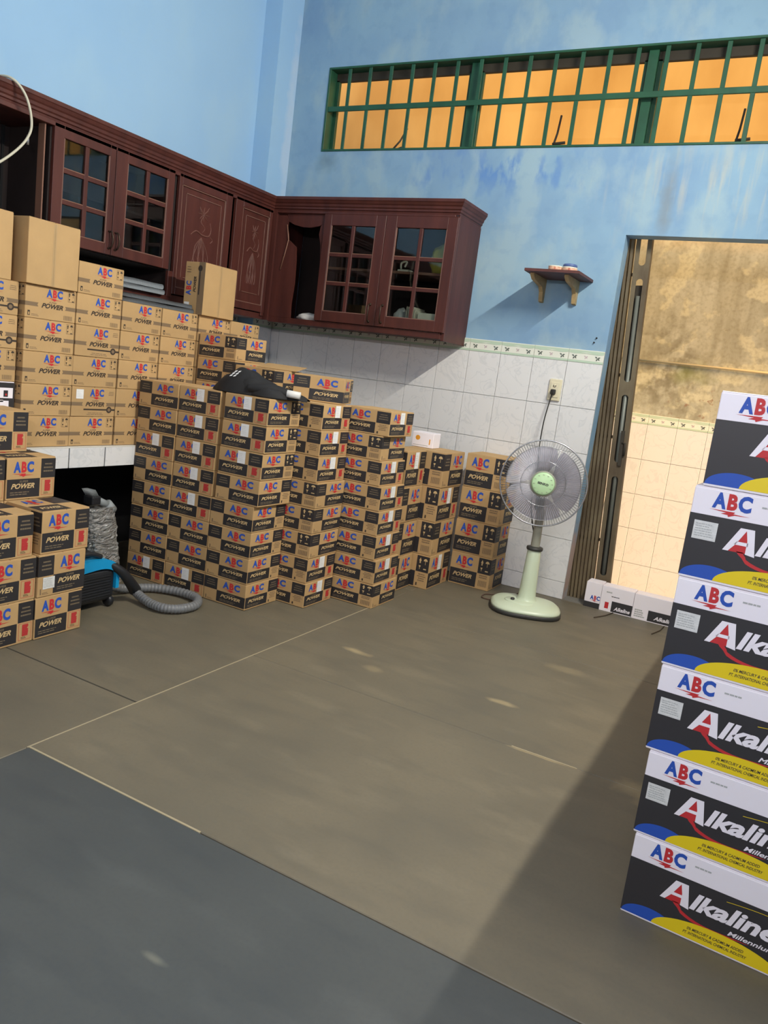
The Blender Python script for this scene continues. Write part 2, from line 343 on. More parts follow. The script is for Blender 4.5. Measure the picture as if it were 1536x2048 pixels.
def spline(pts, n=10, closed=False):
    pts = [Vector(p) for p in pts]; L = len(pts); out = []
    for i in range(L if closed else L - 1):
        g = lambda k: pts[k % L] if closed else pts[min(max(k, 0), L - 1)]
        p0, p1, p2, p3 = g(i - 1), g(i), g(i + 1), g(i + 2)
        for j in range(n):
            t = j / n; out.append(0.5 * ((2 * p1) + (p2 - p0) * t + (2 * p0 - 5 * p1 + 4 * p2 - p3) * t * t + (3 * p1 - p0 - 3 * p2 + p3) * t ** 3))
    if not closed: out.append(pts[-1])
    return out
# --- lettering: built-in font turned into flat polygons, fitted to a rectangle
_TX = {}
def glyphs(body, bold, shear):
    k = (body, bold, shear)
    if k in _TX: return _TX[k]
    cu = D.curves.new('t', 'FONT'); cu.body = body; cu.size = 1; cu.offset = bold; cu.shear = shear; cu.resolution_u = 3; cu.fill_mode = 'FRONT'
    o = D.objects.new('t', cu); COL.objects.link(o); bpy.context.view_layer.update()
    me = D.meshes.new_from_object(o.evaluated_get(bpy.context.evaluated_depsgraph_get()))
    vs = [v.co.copy() for v in me.vertices]; fs = [tuple(p.vertices) for p in me.polygons]
    D.objects.remove(o); D.curves.remove(cu); D.meshes.remove(me)
    x0 = min(v.x for v in vs); x1 = max(v.x for v in vs); y0 = min(v.y for v in vs); y1 = max(v.y for v in vs)
    vs = [((v.x - x0) / (x1 - x0), (v.y - y0) / (y1 - y0)) for v in vs]
    _TX[k] = (vs, fs); return _TX[k]
class Face(MB):
    """flat print in the plane y=0 looking towards -y; u is x, v is z; layers lie 0.3 mm apart"""
    def __init__(s, mats): super().__init__(); s.names = list(mats)
    def mi(s, n):
        if n not in s.names: s.names.append(n)
        return s.names.index(n)
    def poly(s, pts, m, l=1): s.add([(u, -0.0004 * l, v) for u, v in pts], [tuple(range(len(pts)))], s.mi(m))
    def rect(s, u0, v0, u1, v1, m, l=1): s.poly([(u0, v0), (u1, v0), (u1, v1), (u0, v1)], m, l)
    def text(s, body, u0, v0, u1, v1, m, l=2, bold=0.0, shear=0.0, rot=False):
        vs, fs = glyphs(body, bold, shear)
        if rot: P = [(u1 - b_ * (u1 - u0), v0 + a * (v1 - v0)) for a, b_ in vs]
        else: P = [(u0 + a * (u1 - u0), v0 + b_ * (v1 - v0)) for a, b_ in vs]
        s.add([(u, -0.0004 * l, v) for u, v in P], fs, s.mi(m))
    def lines(s, u0, v0, u1, v1, rows, m, l=2, fill=0.5, center=False, seed=1):
        r = random.Random(seed); h = (v1 - v0) / rows
        for i in range(rows):
            y = v1 - h * (i + 0.5); W = (u1 - u0) * r.uniform(0.65, 1.0); a = (u0 + u1 - W) / 2 if center else u0; e = a + W
            while a < e - 1e-6:
                ww = min(e - a, (u1 - u0) * r.uniform(0.08, 0.2)); s.rect(a, y - h * fill / 2, a + ww, y + h * fill / 2, m, l); a += ww + (u1 - u0) * 0.025
    def abc(s, u0, v0, u1, v1, l=2):
        W = u1 - u0; H = v1 - v0; vb = v0 + H * 0.26
        s.text('A', u0, vb, u0 + W * 0.36, v1, 'blue_ink', l, 0.05); s.text('B', u0 + W * 0.385, vb, u0 + W * 0.64, v1, 'red_ink', l, 0.05); s.text('C', u0 + W * 0.66, vb - H * 0.01, u1, v1 + H * 0.01, 'blue_ink', l, 0.05)
        P = [(-0.05, 0.18), (0.60, 0.20), (0.56, 0.13), (1.02, 0.02), (0.42, 0.03), (0.50, -0.06), (0.24, 0.04), (0.36, 0.10)]
        P = [(-0.06, 0.19), (0.62, 0.20), (0.58, 0.115), (1.0, 0.085), (0.62, 0.06), (0.46, -0.05), (0.44, 0.03), (0.26, 0.05), (0.40, 0.13)]
        s.add([(u0 + a * W, -0.0004 * l, v0 + b_ * H) for a, b_ in P], [(0, 8, 2, 1), (8, 7, 6, 2), (2, 6, 4, 3), (6, 5, 4)], s.mi('red_ink'))
    def done(s, name): return s.mesh(name, s.names)
_FC = {}
def icons(F, u0, v0, u1, v1, m, l=2):
    W = u1 - u0; H = v1 - v0; q = lambda P: [(u0 + a * W, v0 + b_ * H) for a, b_ in P]
    F.poly(q([(0.08, 0.72), (0.34, 0.72), (0.21, 0.98)]), m, l); F.poly(q([(0.15, 0.52), (0.27, 0.52), (0.27, 0.72), (0.15, 0.72)]), m, l)
    F.poly(q([(0.55, 0.74)] + [(0.75 + 0.2 * math.cos(a), 0.74 + 0.2 * math.sin(a)) for a in [pi * k / 8 for k in range(9)][::-1]]), m, l); F.poly(q([(0.73, 0.45), (0.77, 0.45), (0.77, 0.74), (0.73, 0.74)]), m, l)
    F.poly(q([(0.10, 0.34), (0.32, 0.34), (0.26, 0.2), (0.16, 0.2)]), m, l); F.poly(q([(0.19, 0.04), (0.23, 0.04), (0.23, 0.2), (0.19, 0.2)]), m, l)
    F.poly(q([(0.6, 0.05), (0.9, 0.05), (0.9, 0.14), (0.6, 0.14)]), m, l)
def check_face(w, h, mirror=False, top='text', bot='red', label=None):
    key = ('chk', w, h, mirror, top, bot, label)
    if key in _FC: return _FC[key]
    F = Face(['black_print']); e = 0.0035; fb = 0.68
    B0, B1, S0, S1 = (w * (1 - fb), w, 0.0, w * (1 - fb)) if mirror else (0.0, w * fb, w * fb, w)
    mid = h * 0.49
    F.rect(S0 + (e if not mirror else 0), mid, S1 - (0 if not mirror else 0), h - e * 2, 'black_print')
    F.rect(B0 + (e if not mirror else 0), e * 2.2, B1, mid, 'black_print')
    bw = B1 - B0; sw = S1 - S0
    F.abc(B0 + bw * 0.20, mid + h * 0.06, B0 + bw * 0.80, mid + h * 0.41)
    F.text('POWER', B0 + bw * 0.14, h * 0.26, B0 + bw * 0.84, h * 0.385, 'print_beige', 2, 0.03, 0.35)
    F.text('SUPER', B0 + bw * 0.38, h * 0.405, B0 + bw * 0.64, h * 0.455, 'print_dim', 2, 0.02, 0.3)
    F.lines(B0 + bw * 0.12, h * 0.10, B0 + bw * 0.88, h * 0.20, 2, 'print_dim', 2, 0.42, seed=3)
    if top == 'text': F.lines(S0 + sw * 0.2, mid + h * 0.12, S0 + sw * 0.85, mid + h * 0.38, 3, 'print_dim', 2, 0.4, True, seed=4)
    else: icons(F, S0 + sw * 0.15, mid + h * 0.06, S0 + sw * 0.9, h * 0.92, 'print_beige')
    if bot == 'red':
        a0, a1, c0, c1 = S0 + sw * 0.12, S1 - sw * 0.10, h * 0.07, mid - h * 0.03; t = 0.0012
        for r in ((a0, c0, a1, c0 + t), (a0, c1 - t, a1, c1), (a0, c0, a0 + t, c1), (a1 - t, c0, a1, c1)): F.rect(*r, 'red_stamp', 1)
        rr = random.Random(5); n = 10
        for i in range(n):
            v = c0 + (c1 - c0) * (0.24 + 0.7 * i / n); u = a0 + (a1 - a0) * 0.27
            F.rect(u, v, u + (a1 - a0) * rr.uniform(0.40, 0.5), v + (c1 - c0) * 0.066, 'red_stamp', 2)
        F.lines(a0 + (a1 - a0) * 0.2, c0 + (c1 - c0) * 0.06, a1 - (a1 - a0) * 0.3, c0 + (c1 - c0) * 0.2, 2, 'print_dark', 2, 0.4)
    elif bot == 'bar':
        F.lines(S0 + sw * 0.2, h * 0.34, S0 + sw * 0.85, mid - h * 0.03, 2, 'print_brown', 1, 0.6, True, seed=6)
        rr = random.Random(2); u = S0 + sw * 0.2
        while u < S0 + sw * 0.82: d = rr.uniform(0.0015, 0.004); F.rect(u, h * 0.1, u + d, h * 0.28, 'print_brown', 1); u += d + rr.uniform(0.0015, 0.003)
    elif bot == 'text':
        F.lines(S0 + sw * 0.2, h * 0.2, S0 + sw * 0.85, mid - h * 0.04, 4, 'print_brown', 1, 0.5, True, seed=8)
        F.rect(S0 + sw * 0.15, h * 0.07, S0 + sw * 0.25, h * 0.16, 'print_dark', 1)
    else:
        F.rect(S0 + sw * 0.16, h * 0.06, S0 + sw * 0.24, h * 0.2, 'print_brown', 1); F.lines(S0 + sw * 0.3, h * 0.05, S0 + sw * 0.8, h * 0.11, 2, 'print_brown', 1, 0.5)
    _FC[key] = F.done('face_print'); return _FC[key]
def kraft_face(w, h, var='icon'):
    key = ('kr', w, h, var)
    if key in _FC: return _FC[key]
    F = Face(['print_brown'])
    F.abc(w * 0.40, h * 0.60, w * 0.72, h * 0.93)
    for a, b_ in ((0.0, 0.25), (0.78, 1.0)):
        u0, u1 = w * a, w * b_; v0, v1 = h * 0.36, h * 0.48
        if a == 0: F.poly([(u0, v0), (u1, v0), (u1 - w * 0.02, (v0 + v1) / 2), (u1, v1), (u0, v1)], 'print_brown')
        else: F.poly([(u0, v0), (u1, v0), (u1, v1), (u0, v1), (u0 + w * 0.02, (v0 + v1) / 2)], 'print_brown')
    F.text('POWER', w * 0.31, h * 0.345, w * 0.74, h * 0.495, 'print_dark', 2, 0.035, 0.35)
    F.text('SUPER', w * 0.45, h * 0.515, w * 0.60, h * 0.56, 'print_brown', 2, 0.02, 0.3)
    if var == 'icon':
        a0, a1, c0, c1 = w * 0.83, w * 0.97, h * 0.64, h * 0.95; icons(F, a0, c0, a1, c1, 'print_dark', 1); t = 0.001
        for r in ((a0, c0, a1, c0 + t), (a0, c1 - t, a1, c1), (a0, c0, a0 + t, c1), (a1 - t, c0, a1, c1)): F.rect(*r, 'print_dark', 1)
        F.rect(w * 0.05, h * 0.07, w * 0.095, h * 0.22, 'print_dark', 1); F.rect(w * 0.062, h * 0.09, w * 0.083, h * 0.17, 'kraft', 2)
        F.lines(w * 0.12, h * 0.06, w * 0.3, h * 0.14, 2, 'print_brown', 1, 0.4)
        rr = random.Random(2); u = w * 0.76
        while u < w * 0.93: d = rr.uniform(0.0012, 0.003); F.rect(u, h * 0.06, u + d, h * 0.2, 'print_brown', 1); u += d + rr.uniform(0.0012, 0.003)
    else:
        F.lines(w * 0.82, h * 0.72, w * 0.97, h * 0.88, 3, 'print_brown', 1, 0.4, True)
        F.rect(w * 0.27, h * 0.215, w * 0.80, h * 0.265, 'print_dark', 1); F.poly([(w * (0.86 + 0.065 * math.cos(a)), h * (0.24 + 0.115 * math.sin(a))) for a in [2 * pi * k / 10 for k in range(10)]], 'print_dark', 1)
        F.poly([(w * (0.86 + 0.035 * math.cos(a)), h * (0.24 + 0.06 * math.sin(a))) for a in [2 * pi * k / 10 for k in range(10)]], 'print_brown', 2); F.rect(w * 0.92, h * 0.21, w * 1.0, h * 0.27, 'print_dark', 1)
        F.lines(w * 0.3, h * 0.05, w * 0.78, h * 0.15, 2, 'print_brown', 1, 0.4, True)
    _FC[key] = F.done('face_print'); return _FC[key]
def alk_face(w, h):
    key = ('alk', w, h)
    if key in _FC: return _FC[key]
    F = Face(['alk_black']); k = h / 0.2015
    F.rect(0.0, 0.006 * k, w, 0.142 * k, 'alk_black', 1)
    F.abc(0.040, 0.148 * k, 0.116, 0.194 * k)
    F.lines(0.135, 0.174 * k, 0.185, 0.180 * k, 1, 'label_line', 2, 0.6)
    def ell(cx, cz, rx, rz, m, l):
        P = [(cx + rx * math.cos(a), cz + rz * math.sin(a)) for a in [pi * i / 24 for i in range(25)]]
        P = [(min(max(u, 0.001), w - 0.001), v) for u, v in P]; F.poly(P, m, l)
    ell(0.062, 0.006 * k, 0.060, 0.030 * k, 'blue_ink', 2); ell(0.205, 0.006 * k, 0.135, 0.042 * k, 'yellow_ink', 3)
    F.text('0% MERCURY & CADMIUM ADDED', 0.145, 0.027 * k, 0.262, 0.034 * k, 'alk_black', 4, 0.015, 0.25); F.text('PT. INTERNATIONAL CHEMICAL INDUSTRY', 0.138, 0.016 * k, 0.270, 0.023 * k, 'alk_black', 4, 0.015, 0.25)
    # big slanted A with red inside and swoosh
    A = lambda P: [(0.078 + a * 0.062, (0.076 + b_ * 0.052) * k) for a, b_ in P]
    F.poly(A([(0.10, 0.0), (0.74, 0.0), (0.76, 0.92), (0.56, 0.92)]), 'red_ink', 2)
    F.poly(A([(-0.02, 0.0), (0.16, 0.0), (0.36, 0.32), (0.62, 0.92), (0.42, 1.0)]), 'white_board', 3)
    F.poly(A([(0.62, 0.92), (0.42, 1.0), (0.86, 1.0), (1.0, -0.08), (0.70, -0.02), (0.70, 0.5)]), 'white_board', 3)
    F.poly(A([(0.30, 0.30), (0.74, 0.30), (0.74, 0.44), (0.38, 0.44)]), 'white_board', 3)
    T = []; Bq = []
    for i in range(13):
        t = i / 12; u = 0.108 + 0.0 * t + 0.16 * t ** 1.6; v = 0.078 - 0.040 * math.sin(min(1, t * 1.4) * pi / 2) + 0.012 * t; th = 0.010 * (1 - t) ** 0.8 + 0.0006
        if i < 3: T.append((u - 0.004 + 0.002 * i, v)); Bq.append((u + 0.010 - 0.002 * i, v + 0.002 * i))
        else: T.append((u, v - th * 0.5)); Bq.append((u, v + th * 0.5))
    for i in range(12): F.poly([(T[i][0], T[i][1] * k), (T[i + 1][0], T[i + 1][1] * k), (Bq[i + 1][0], Bq[i + 1][1] * k), (Bq[i][0], Bq[i][1] * k)], 'red_ink', 2)
    F.text('lkaline', 0.140, 0.076 * k, 0.318, 0.118 * k, 'white_board', 4, 0.035, 0.3)
    F.text('Millennium', 0.225, 0.053 * k, 0.318, 0.064 * k, 'white_board', 4, 0.02, 0.3)
    for i in range(10):
        t = i / 10; t2 = (i + 1) / 10; g = lambda q: (0.21 + 0.17 * q, (0.126 + 0.006 * math.sin(q * pi)) * k)
        (a, c1), (b_, d1) = g(t), g(t2); F.poly([(a, c1), (b_, d1), (b_, d1 + 0.0012), (a, c1 + 0.0012)], 'yellow_ink', 2)
    _FC[key] = F.done('face_print'); return _FC[key]
def carton_body(w, d, h, name='kraft'):
    key = ('body', w, d, h, name)
    if key in _FC: return _FC[key]
    b_ = MB(); g = 0.0015
    b_.bbox((-w / 2, -d / 2, 0.0005), (w / 2, d / 2, h - 0.003), 0.0025, 0, 2)
    b_.bbox((-w / 2 + 0.001, -d / 2 + 0.001, h - 0.0035), (w / 2 - 0.001, -g, h - 0.0005), 0.001, 0, 1)   # the two closed top flaps
    b_.bbox((-w / 2 + 0.001, g, h - 0.0035), (w / 2 - 0.001, d / 2 - 0.001, h - 0.0005), 0.001, 0, 1)
    _FC[key] = b_.mesh('carton', [name]); return _FC[key]
def sticker(w, h, m='white_label'):
    key = ('stk', w, h, m)
    if key in _FC: return _FC[key]
    F = Face([m]); F.rect(0, 0, w, h, m, 4)
    if m == 'silver_label': F.lines(w * 0.08, h * 0.12, w * 0.92, h * 0.9, 6, 'label_line', 5, 0.35, seed=9)
    else: F.lines(w * 0.1, h * 0.15, w * 0.8, h * 0.85, 5, 'silver_label', 5, 0.3, seed=9)
    _FC[key] = F.done('sticker'); return _FC[key]
def put_face(o, me, side, w, d, name='face_print', u=0.0, v=0.0):
    if side == '-y': f = obj(name, me, o, (-w / 2 + u, -d / 2, v), 0)
    elif side == '+x': f = obj(name, me, o, (w / 2, -d / 2 + u, v), pi / 2)
    elif side == '-x': f = obj(name, me, o, (-w / 2, d / 2 - u, v), -pi / 2)
    return f
def carton(name, label, group, x0, y0, z0, w, d, h, rz=0.0, body='kraft', cat='carton'):
    o = obj(name, carton_body(w, d, h, body), None, (x0 + w / 2, y0 + d / 2, z0), rz)
    return tag(o, label, cat, group)
ORD = ['lowest', 'second', 'third', 'fourth', 'fifth', 'sixth', 'seventh', 'eighth', 'ninth', 'tenth']

# ------------------------------------------------------------------ room shell
ZC = 3.95
b_ = MB(); b_.box((-3.2, -7.2, -0.12), (1.5, 0.1, -0.014)); floor = struct(b_.build('floor', 'concrete'))
def board(x0, y0, x1, y1, dz=0.0, m='floor_board'):
    q = MB(); w_, d_ = x1 - x0 - 0.0028, y1 - y0 - 0.0028
    q.bbox((-w_ / 2, -d_ / 2, -0.0135), (w_ / 2, d_ / 2, 0.0), 0.002, 0, 1)
    return q.build('floor_board', m, floor, ((x0 + x1) / 2, (y0 + y1) / 2, dz))
for x0, x1 in ((-0.682, 1.42),):
    for y0, y1 in ((-1.005, 0.0), (-2.015, -1.005), (-3.025, -2.015)): board(x0, y0, x1, y1)
for y0, y1 in ((-0.60, 0.0), (-1.61, -0.60), (-2.62, -1.61), (-3.63, -2.62), (-4.64, -3.63), (-5.65, -4.64)): board(-2.40, y0, -0.682, y1, -0.0012)
for y0, y1 in ((-4.035, -3.025), (-5.045, -4.035), (-6.05, -5.045)): board(-0.682, y0, 1.42, y1, -0.001, 'floor_board_bluelit')
for (x0, y0, x1_, y1_, m_) in ((-0.6845, -3.03, -0.6795, -1.08, 'seam_dust'), (-0.68, -3.0275, -0.05, -3.0215, 'seam_dust'), (-1.6, -2.6225, -0.684, -2.6185, 'seam_dark'), (0.40, -2.017, 0.62, -2.012, 'seam_dust')):
    q = MB(); q.box((x0, y0, -0.004), (x1_, y1_, 0.0004)); q.build('board_seam', m_, floor)
b_ = MB()
WX0, WX1, WZ0, WZ1 = -2.02, 0.98, 2.49, 2.99; DX1, DZ = 0.95, 2.04; T = 0.10
b_.box((-2.55, 0, -0.02), (0, T, WZ0)); b_.box((-2.55, 0, WZ0), (WX0, T, ZC)); b_.box((WX0, 0, WZ1), (1.42, T, ZC)); b_.box((0, 0, DZ), (1.42, T, WZ0)); b_.box((WX1, 0, WZ0), (1.42, T, WZ1)); b_.box((DX1, 0, -0.02), (1.42, T, DZ))
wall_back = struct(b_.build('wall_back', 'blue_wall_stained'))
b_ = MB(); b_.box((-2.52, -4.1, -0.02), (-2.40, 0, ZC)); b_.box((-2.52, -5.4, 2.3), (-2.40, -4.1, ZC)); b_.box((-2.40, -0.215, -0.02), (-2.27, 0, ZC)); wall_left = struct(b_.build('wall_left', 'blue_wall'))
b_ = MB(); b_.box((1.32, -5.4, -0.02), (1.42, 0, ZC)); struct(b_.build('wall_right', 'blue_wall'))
b_ = MB(); b_.box((-2.52, -5.05, -0.02), (1.42, -4.95, ZC)); struct(b_.build('wall_front', 'ceiling_white'))
b_ = MB(); b_.box((-2.55, -5.5, ZC), (1.42, 0.1, ZC + 0.1)); struct(b_.build('ceiling', 'ceiling_white'))
b_ = MB(); b_.box((0.0, -0.004, -0.012), (DX1, T + 0.05, -0.0005)); struct(b_.build('trim_1', 'concrete'))
# wall tiles, 20 x 25 cm, each its own piece
def tile_mesh(w_, h_, m='tile_white'):
    q = MB(); q.bbox((0.0012, -0.006, 0.0012), (w_ - 0.0012, 0.0, h_ - 0.0012), 0.0012, 0, 1); return q.mesh('wall_tile', [m])
TM = tile_mesh(0.2, 0.25); TMB = tile_mesh(0.2, 0.10); TMH = tile_mesh(0.07, 0.25); TMHB = tile_mesh(0.07, 0.10)
q = MB(); q.box((-2.27, -0.0015, 0.0), (0.0, 0.002, 1.42)); obj('grout_bed', q.mesh('grout_bed', [MATS['grout'].name]), wall_back)
for i in range(12):
    x = -0.2 * (i + 1); full = i < 11
    for j in range(6):
        z = 0.0 if j == 0 else 0.10 + 0.25 * (j - 1)
        obj('wall_tile', (TM if j else TMB) if full else (TMH if j else TMHB), wall_back, (x if full else -2.27, -0.0015, z))
def trim_mesh(w_=0.2, h_=0.07):
    q = MB(); q.bbox((0.001, -0.007, 0.0), (w_ - 0.001, 0.0, h_), 0.0012, 0, 1)
    F = Face(['trim_cream', 'trim_green', 'motif_ink', 'motif_pink'])
    F.v, F.f, F.m, F.sm = list(q.v), list(q.f), list(q.m), list(q.sm)
    y = -0.0075
    def pl(P, mi): F.add([(u, y, v) for u, v in P], [tuple(range(len(P)))], mi)
    pl([(0.001, 0.0), (w_ - 0.001, 0.0), (w_ - 0.001, 0.012), (0.001, 0.012)], 1); pl([(0.001, h_ - 0.014), (w_ - 0.001, h_ - 0.014), (w_ - 0.001, h_ - 0.004), (0.001, h_ - 0.004)], 1)
    y = -0.0078
    F.add([(0, -0.0075, 0)], [], 0)
    def pl2(P, mi): F.add([(u, -0.0079, v) for u, v in P], [tuple(range(len(P)))], mi)
    pl2([(0.0, 0.058), (0.05, 0.058), (0.10, 0.052), (0.15, 0.058), (w_ - .002, 0.058), (w_ - .002, 0.050), (0.165, 0.046), (0.10, 0.050), (0.035, 0.046), (0.002, 0.050)], 1)
    for (cx, cz, s, mi) in ((0.035, 0.031, 1.25, 2), (0.10, 0.032, 0.9, 3), (0.165, 0.03, 1.25, 2)):
        for a in (20, 150, 250, 320):
            c, s_ = math.cos(math.radians(a)), math.sin(math.radians(a)); L = 0.014 * s; t = 0.0035 * s
            pl2([(cx, cz), (cx + c * L * 0.5 - s_ * t, cz + s_ * L * 0.5 + c * t), (cx + c * L, cz + s_ * L), (cx + c * L * 0.5 + s_ * t, cz + s_ * L * 0.5 - c * t)], mi)
    return F.done('border_tile')
TRM = trim_mesh()
for i in range(12): obj('border_tile', TRM, wall_back, (-0.2 * (i + 1) if i < 11 else -2.398, -0.0015, 1.35))

# the same tiling carries on round the pilaster and along the left wall above the counter
TPS = tile_mesh(0.13, 0.25)
for j in range(6):
    z = 0.0 if j == 0 else 0.10 + 0.25 * (j - 1)
    obj('wall_tile', TM if j else TMB, wall_left, (-2.2685, -0.214, z), pi / 2)
    if j: obj('wall_tile', TPS, wall_left, (-2.400, -0.2165, z))
    for i in range(2):
        if j: obj('wall_tile', TM, wall_left, (-2.3985, -0.416 - 0.2 * i, z), pi / 2)
obj('border_tile', TRM, wall_left, (-2.2685, -0.214, 1.35), pi / 2)
for i in range(2): obj('border_tile', TRM, wall_left, (-2.3985, -0.416 - 0.2 * i, 1.35), pi / 2)

# ------------------------------------------------------------------ high window with iron bars
win = struct(obj('window_1', None, None, ((WX0 + WX1) / 2, 0, WZ0)))
def wbox(name, a, b, m='green_iron', par=None):
    o_ = Vector(((WX0 + WX1) / 2, 0, WZ0)); q = MB(); q.bbox(Vector(a) - o_, Vector(b) - o_, 0.0015, 0, 1); return q.build(name, m, par or win)
wbox('frame_rail', (WX0, -0.006, WZ1 - 0.012), (WX1, T, WZ1)); wbox('frame_rail', (WX0, -0.006, WZ0), (WX1, T, WZ0 + 0.012))
wbox('frame_stile', (WX0, -0.006, WZ0 + 0.012), (WX0 + 0.014, T, WZ1 - 0.012)); wbox('frame_stile', (WX1 - 0.014, -0.006, WZ0 + 0.012), (WX1, T, WZ1 - 0.012))
for i in range(1, 20):
    x = WX0 + 0.004 + 0.1475 * i
    if x < WX1 - 0.05: wbox('window_bar', (x - 0.0115, 0.002, WZ0 + 0.012), (x + 0.0115, 0.010, WZ1 - 0.012))
wbox('middle_rail', (WX0 + 0.014, 0.0, 2.730), (WX1 - 0.014, 0.014, 2.760))
for x in (-1.035, -0.03): wbox('mullion', (x - 0.025, 0.045, WZ0 + 0.012), (x + 0.025, T, WZ1 - 0.012))
for xa, xb in ((WX0 + 0.014, -1.06), (-1.01, -0.055), (-0.005, WX1 - 0.014)):
    wbox('sash_rail', (xa, 0.07, WZ1 - 0.06), (xb, 0.095, WZ1 - 0.012), 'rust_shade_dark'); wbox('sash_rail', (xa, 0.07, WZ0 + 0.012), (xb, 0.095, WZ0 + 0.022), 'rust_shade_dark')  # rails dark and the top one tall, painting the soffit's shade
    wbox('sash_stile', (xa, 0.07, WZ0 + 0.022), (xa + 0.022, 0.095, WZ1 - 0.05)); wbox('sash_stile', (xb - 0.022, 0.07, WZ0 + 0.022), (xb, 0.095, WZ1 - 0.05))
for px, kind in ((-1.52, 0), (-0.50, 1), (0.46, 1)):
    q = MB(); o_ = Vector(((WX0 + WX1) / 2, 0, WZ0))
    if kind == 0: pts = [(px - 0.05, 0.09, 2.50), (px, 0.12, 2.58), (px + 0.03, 0.14, 2.66)]; p2 = [(px + 0.0, 0.09, 2.52), (px + 0.03, 0.10, 2.535)]
    else: pts = [(px - 0.02, 0.09, 2.50), (px - 0.01, 0.12, 2.60), (px - 0.005, 0.13, 2.70)]; p2 = [(px - 0.02, 0.09, 2.535), (px + 0.05, 0.10, 2.545)]
    q.tube([Vector(p) - o_ for p in pts], 0.006, 6); q.tube([Vector(p) - o_ for p in p2], 0.008, 6); q.build('window_stay', 'rust_shade_dark', win)

# ------------------------------------------------------------------ alley outside
b_ = MB(); b_.box((-4.5, 1.35, -0.4), (4.0, 1.47, 4.6)); wo = struct(b_.build('wall_outside', 'old_stucco'))
b_ = MB(); b_.box((-4.5, 0.15, -0.42), (4.0, 1.35, -0.25)); struct(b_.build('floor_alley', 'ground'))
q = MB(); q.box((-1.0, 1.3485, -0.25), (2.2, 1.352, 1.10)); obj('grout_bed', q.mesh('grout_bed', ['grout']), wo)
for i in range(12):
    for j in range(5): obj('wall_tile', TM, wo, (-0.74 + 0.2 * i, 1.3485, 1.035 - 0.25 * (j + 1)))
    obj('border_tile', TRM, wo, (-0.74 + 0.2 * i, 1.3485, 1.035))
b_ = MB(); b_.tube([(-1.2, 1.322, 1.472), (2.4, 1.322, 1.472)], 0.008, 10)
pp = tag(b_.build('water_pipe', 'pipe_yellow'), 'thin pale pipe running along the stained wall outside the doorway', 'pipe')
for x in (-0.6, 0.9): q = MB(); q.bbox((x, 1.31, 1.455), (x + 0.015, 1.35, 1.489), 0.002); q.build('pipe_clip', 'pipe_yellow', pp)

# ------------------------------------------------------------------ folded scissor gate in the doorway
gate = thing('folding_gate', 'rusty iron scissor gate folded against the left jamb of the doorway', 'gate', (0.045, 0.135, -0.0), 0)
gate.rotation_euler = (0, math.radians(-3.2), 0)
gate.location = (0.115, 0.135, 0.004)
for i in range(9):
    q = MB(); x = -0.1645 + i * 0.0215
    q.prism([(x, -0.022), (x + 0.014, -0.022), (x + 0.014, 0.022), (x, 0.022), (x, 0.017), (x + 0.010, 0.017), (x + 0.010, -0.017), (x, -0.017)], 'z', 0.0, 2.10); q.build('gate_channel', 'rust_iron', gate)
for z in (0.35, 0.95, 1.30, 1.85):
    q = MB(); q.bbox((-0.16, 0.022, z), (0.04, 0.027, z + 0.018), 0.001, 0, 1); q.build('scissor_bar', 'rust_shade_dark', gate)
# wide front stile with long rounded slots
q = MB(); xs0, xs1 = 0.034, 0.118; sl0, sl1 = 0.058, 0.094; slots = [(0.16, 0.74), (0.82, 1.20), (1.27, 1.83), (1.90, 2.06)]
zz = 0.0
for (a, c) in slots + [(2.10, 2.10)]:
    if a > zz: q.box((xs0, -0.022, zz), (xs1, -0.018, a))
    if c > a:
        q.box((xs0, -0.022, a), (sl0, -0.018, c)); q.box((sl1, -0.022, a), (xs1, -0.018, c)); r = (sl1 - sl0) / 2; cx = (sl0 + sl1) / 2
        for zc, sg in ((a, 1), (c, -1)):
            arc = [(cx + r * math.cos(t), zc + sg * (r - r * math.sin(t))) for t in [pi * k / 8 for k in range(9)]]
            P = [(sl1, zc)] + arc + [(sl0, zc)]
            for k in range(len(arc) - 1): q.prism([(arc[k][0], zc), (arc[k + 1][0], zc), arc[k + 1], arc[k]] if abs(arc[k][1] - zc) > 1e-6 else [(arc[k][0], zc), (arc[k + 1][0], zc), arc[k + 1]], 'y', -0.022, -0.018)
    zz = max(zz, c)
q.box((xs0, -0.018, 0), (xs0 + 0.004, 0.022, 2.10)); q.box((xs1 - 0.004, -0.018, 0), (xs1, 0.022, 2.10))
q.build('slotted_stile', 'rust_iron', gate)
q = MB(); q.bbox((0.040, 0.016, 0.01), (0.112, 0.020, 1.80), 0.001, 0, 1); q.build('rod_housing', 'rust_shade_dark', gate)
q = MB(); q.tube([(0.074, 0.0, 0.02), (0.074, 0.0, 1.74)], 0.013, 10); q.build('lock_rod', 'grey_pipe', gate)
q = MB(); q.tube([(0.092, -0.03, 0.93), (0.11, -0.035, 0.93), (0.112, -0.035, 0.89), (0.108, -0.03, 0.86)], 0.006, 6); q.bbox((0.08, -0.032, 0.80), (0.10, -0.022, 1.0), 0.002); q.build('hasp', 'rust_shade_dark', gate)
b_ = MB(); b_.box((0.0, 0.10, -0.02), (0.95, 0.17, -0.001)); struct(b_.build('trim_2', 'concrete'))

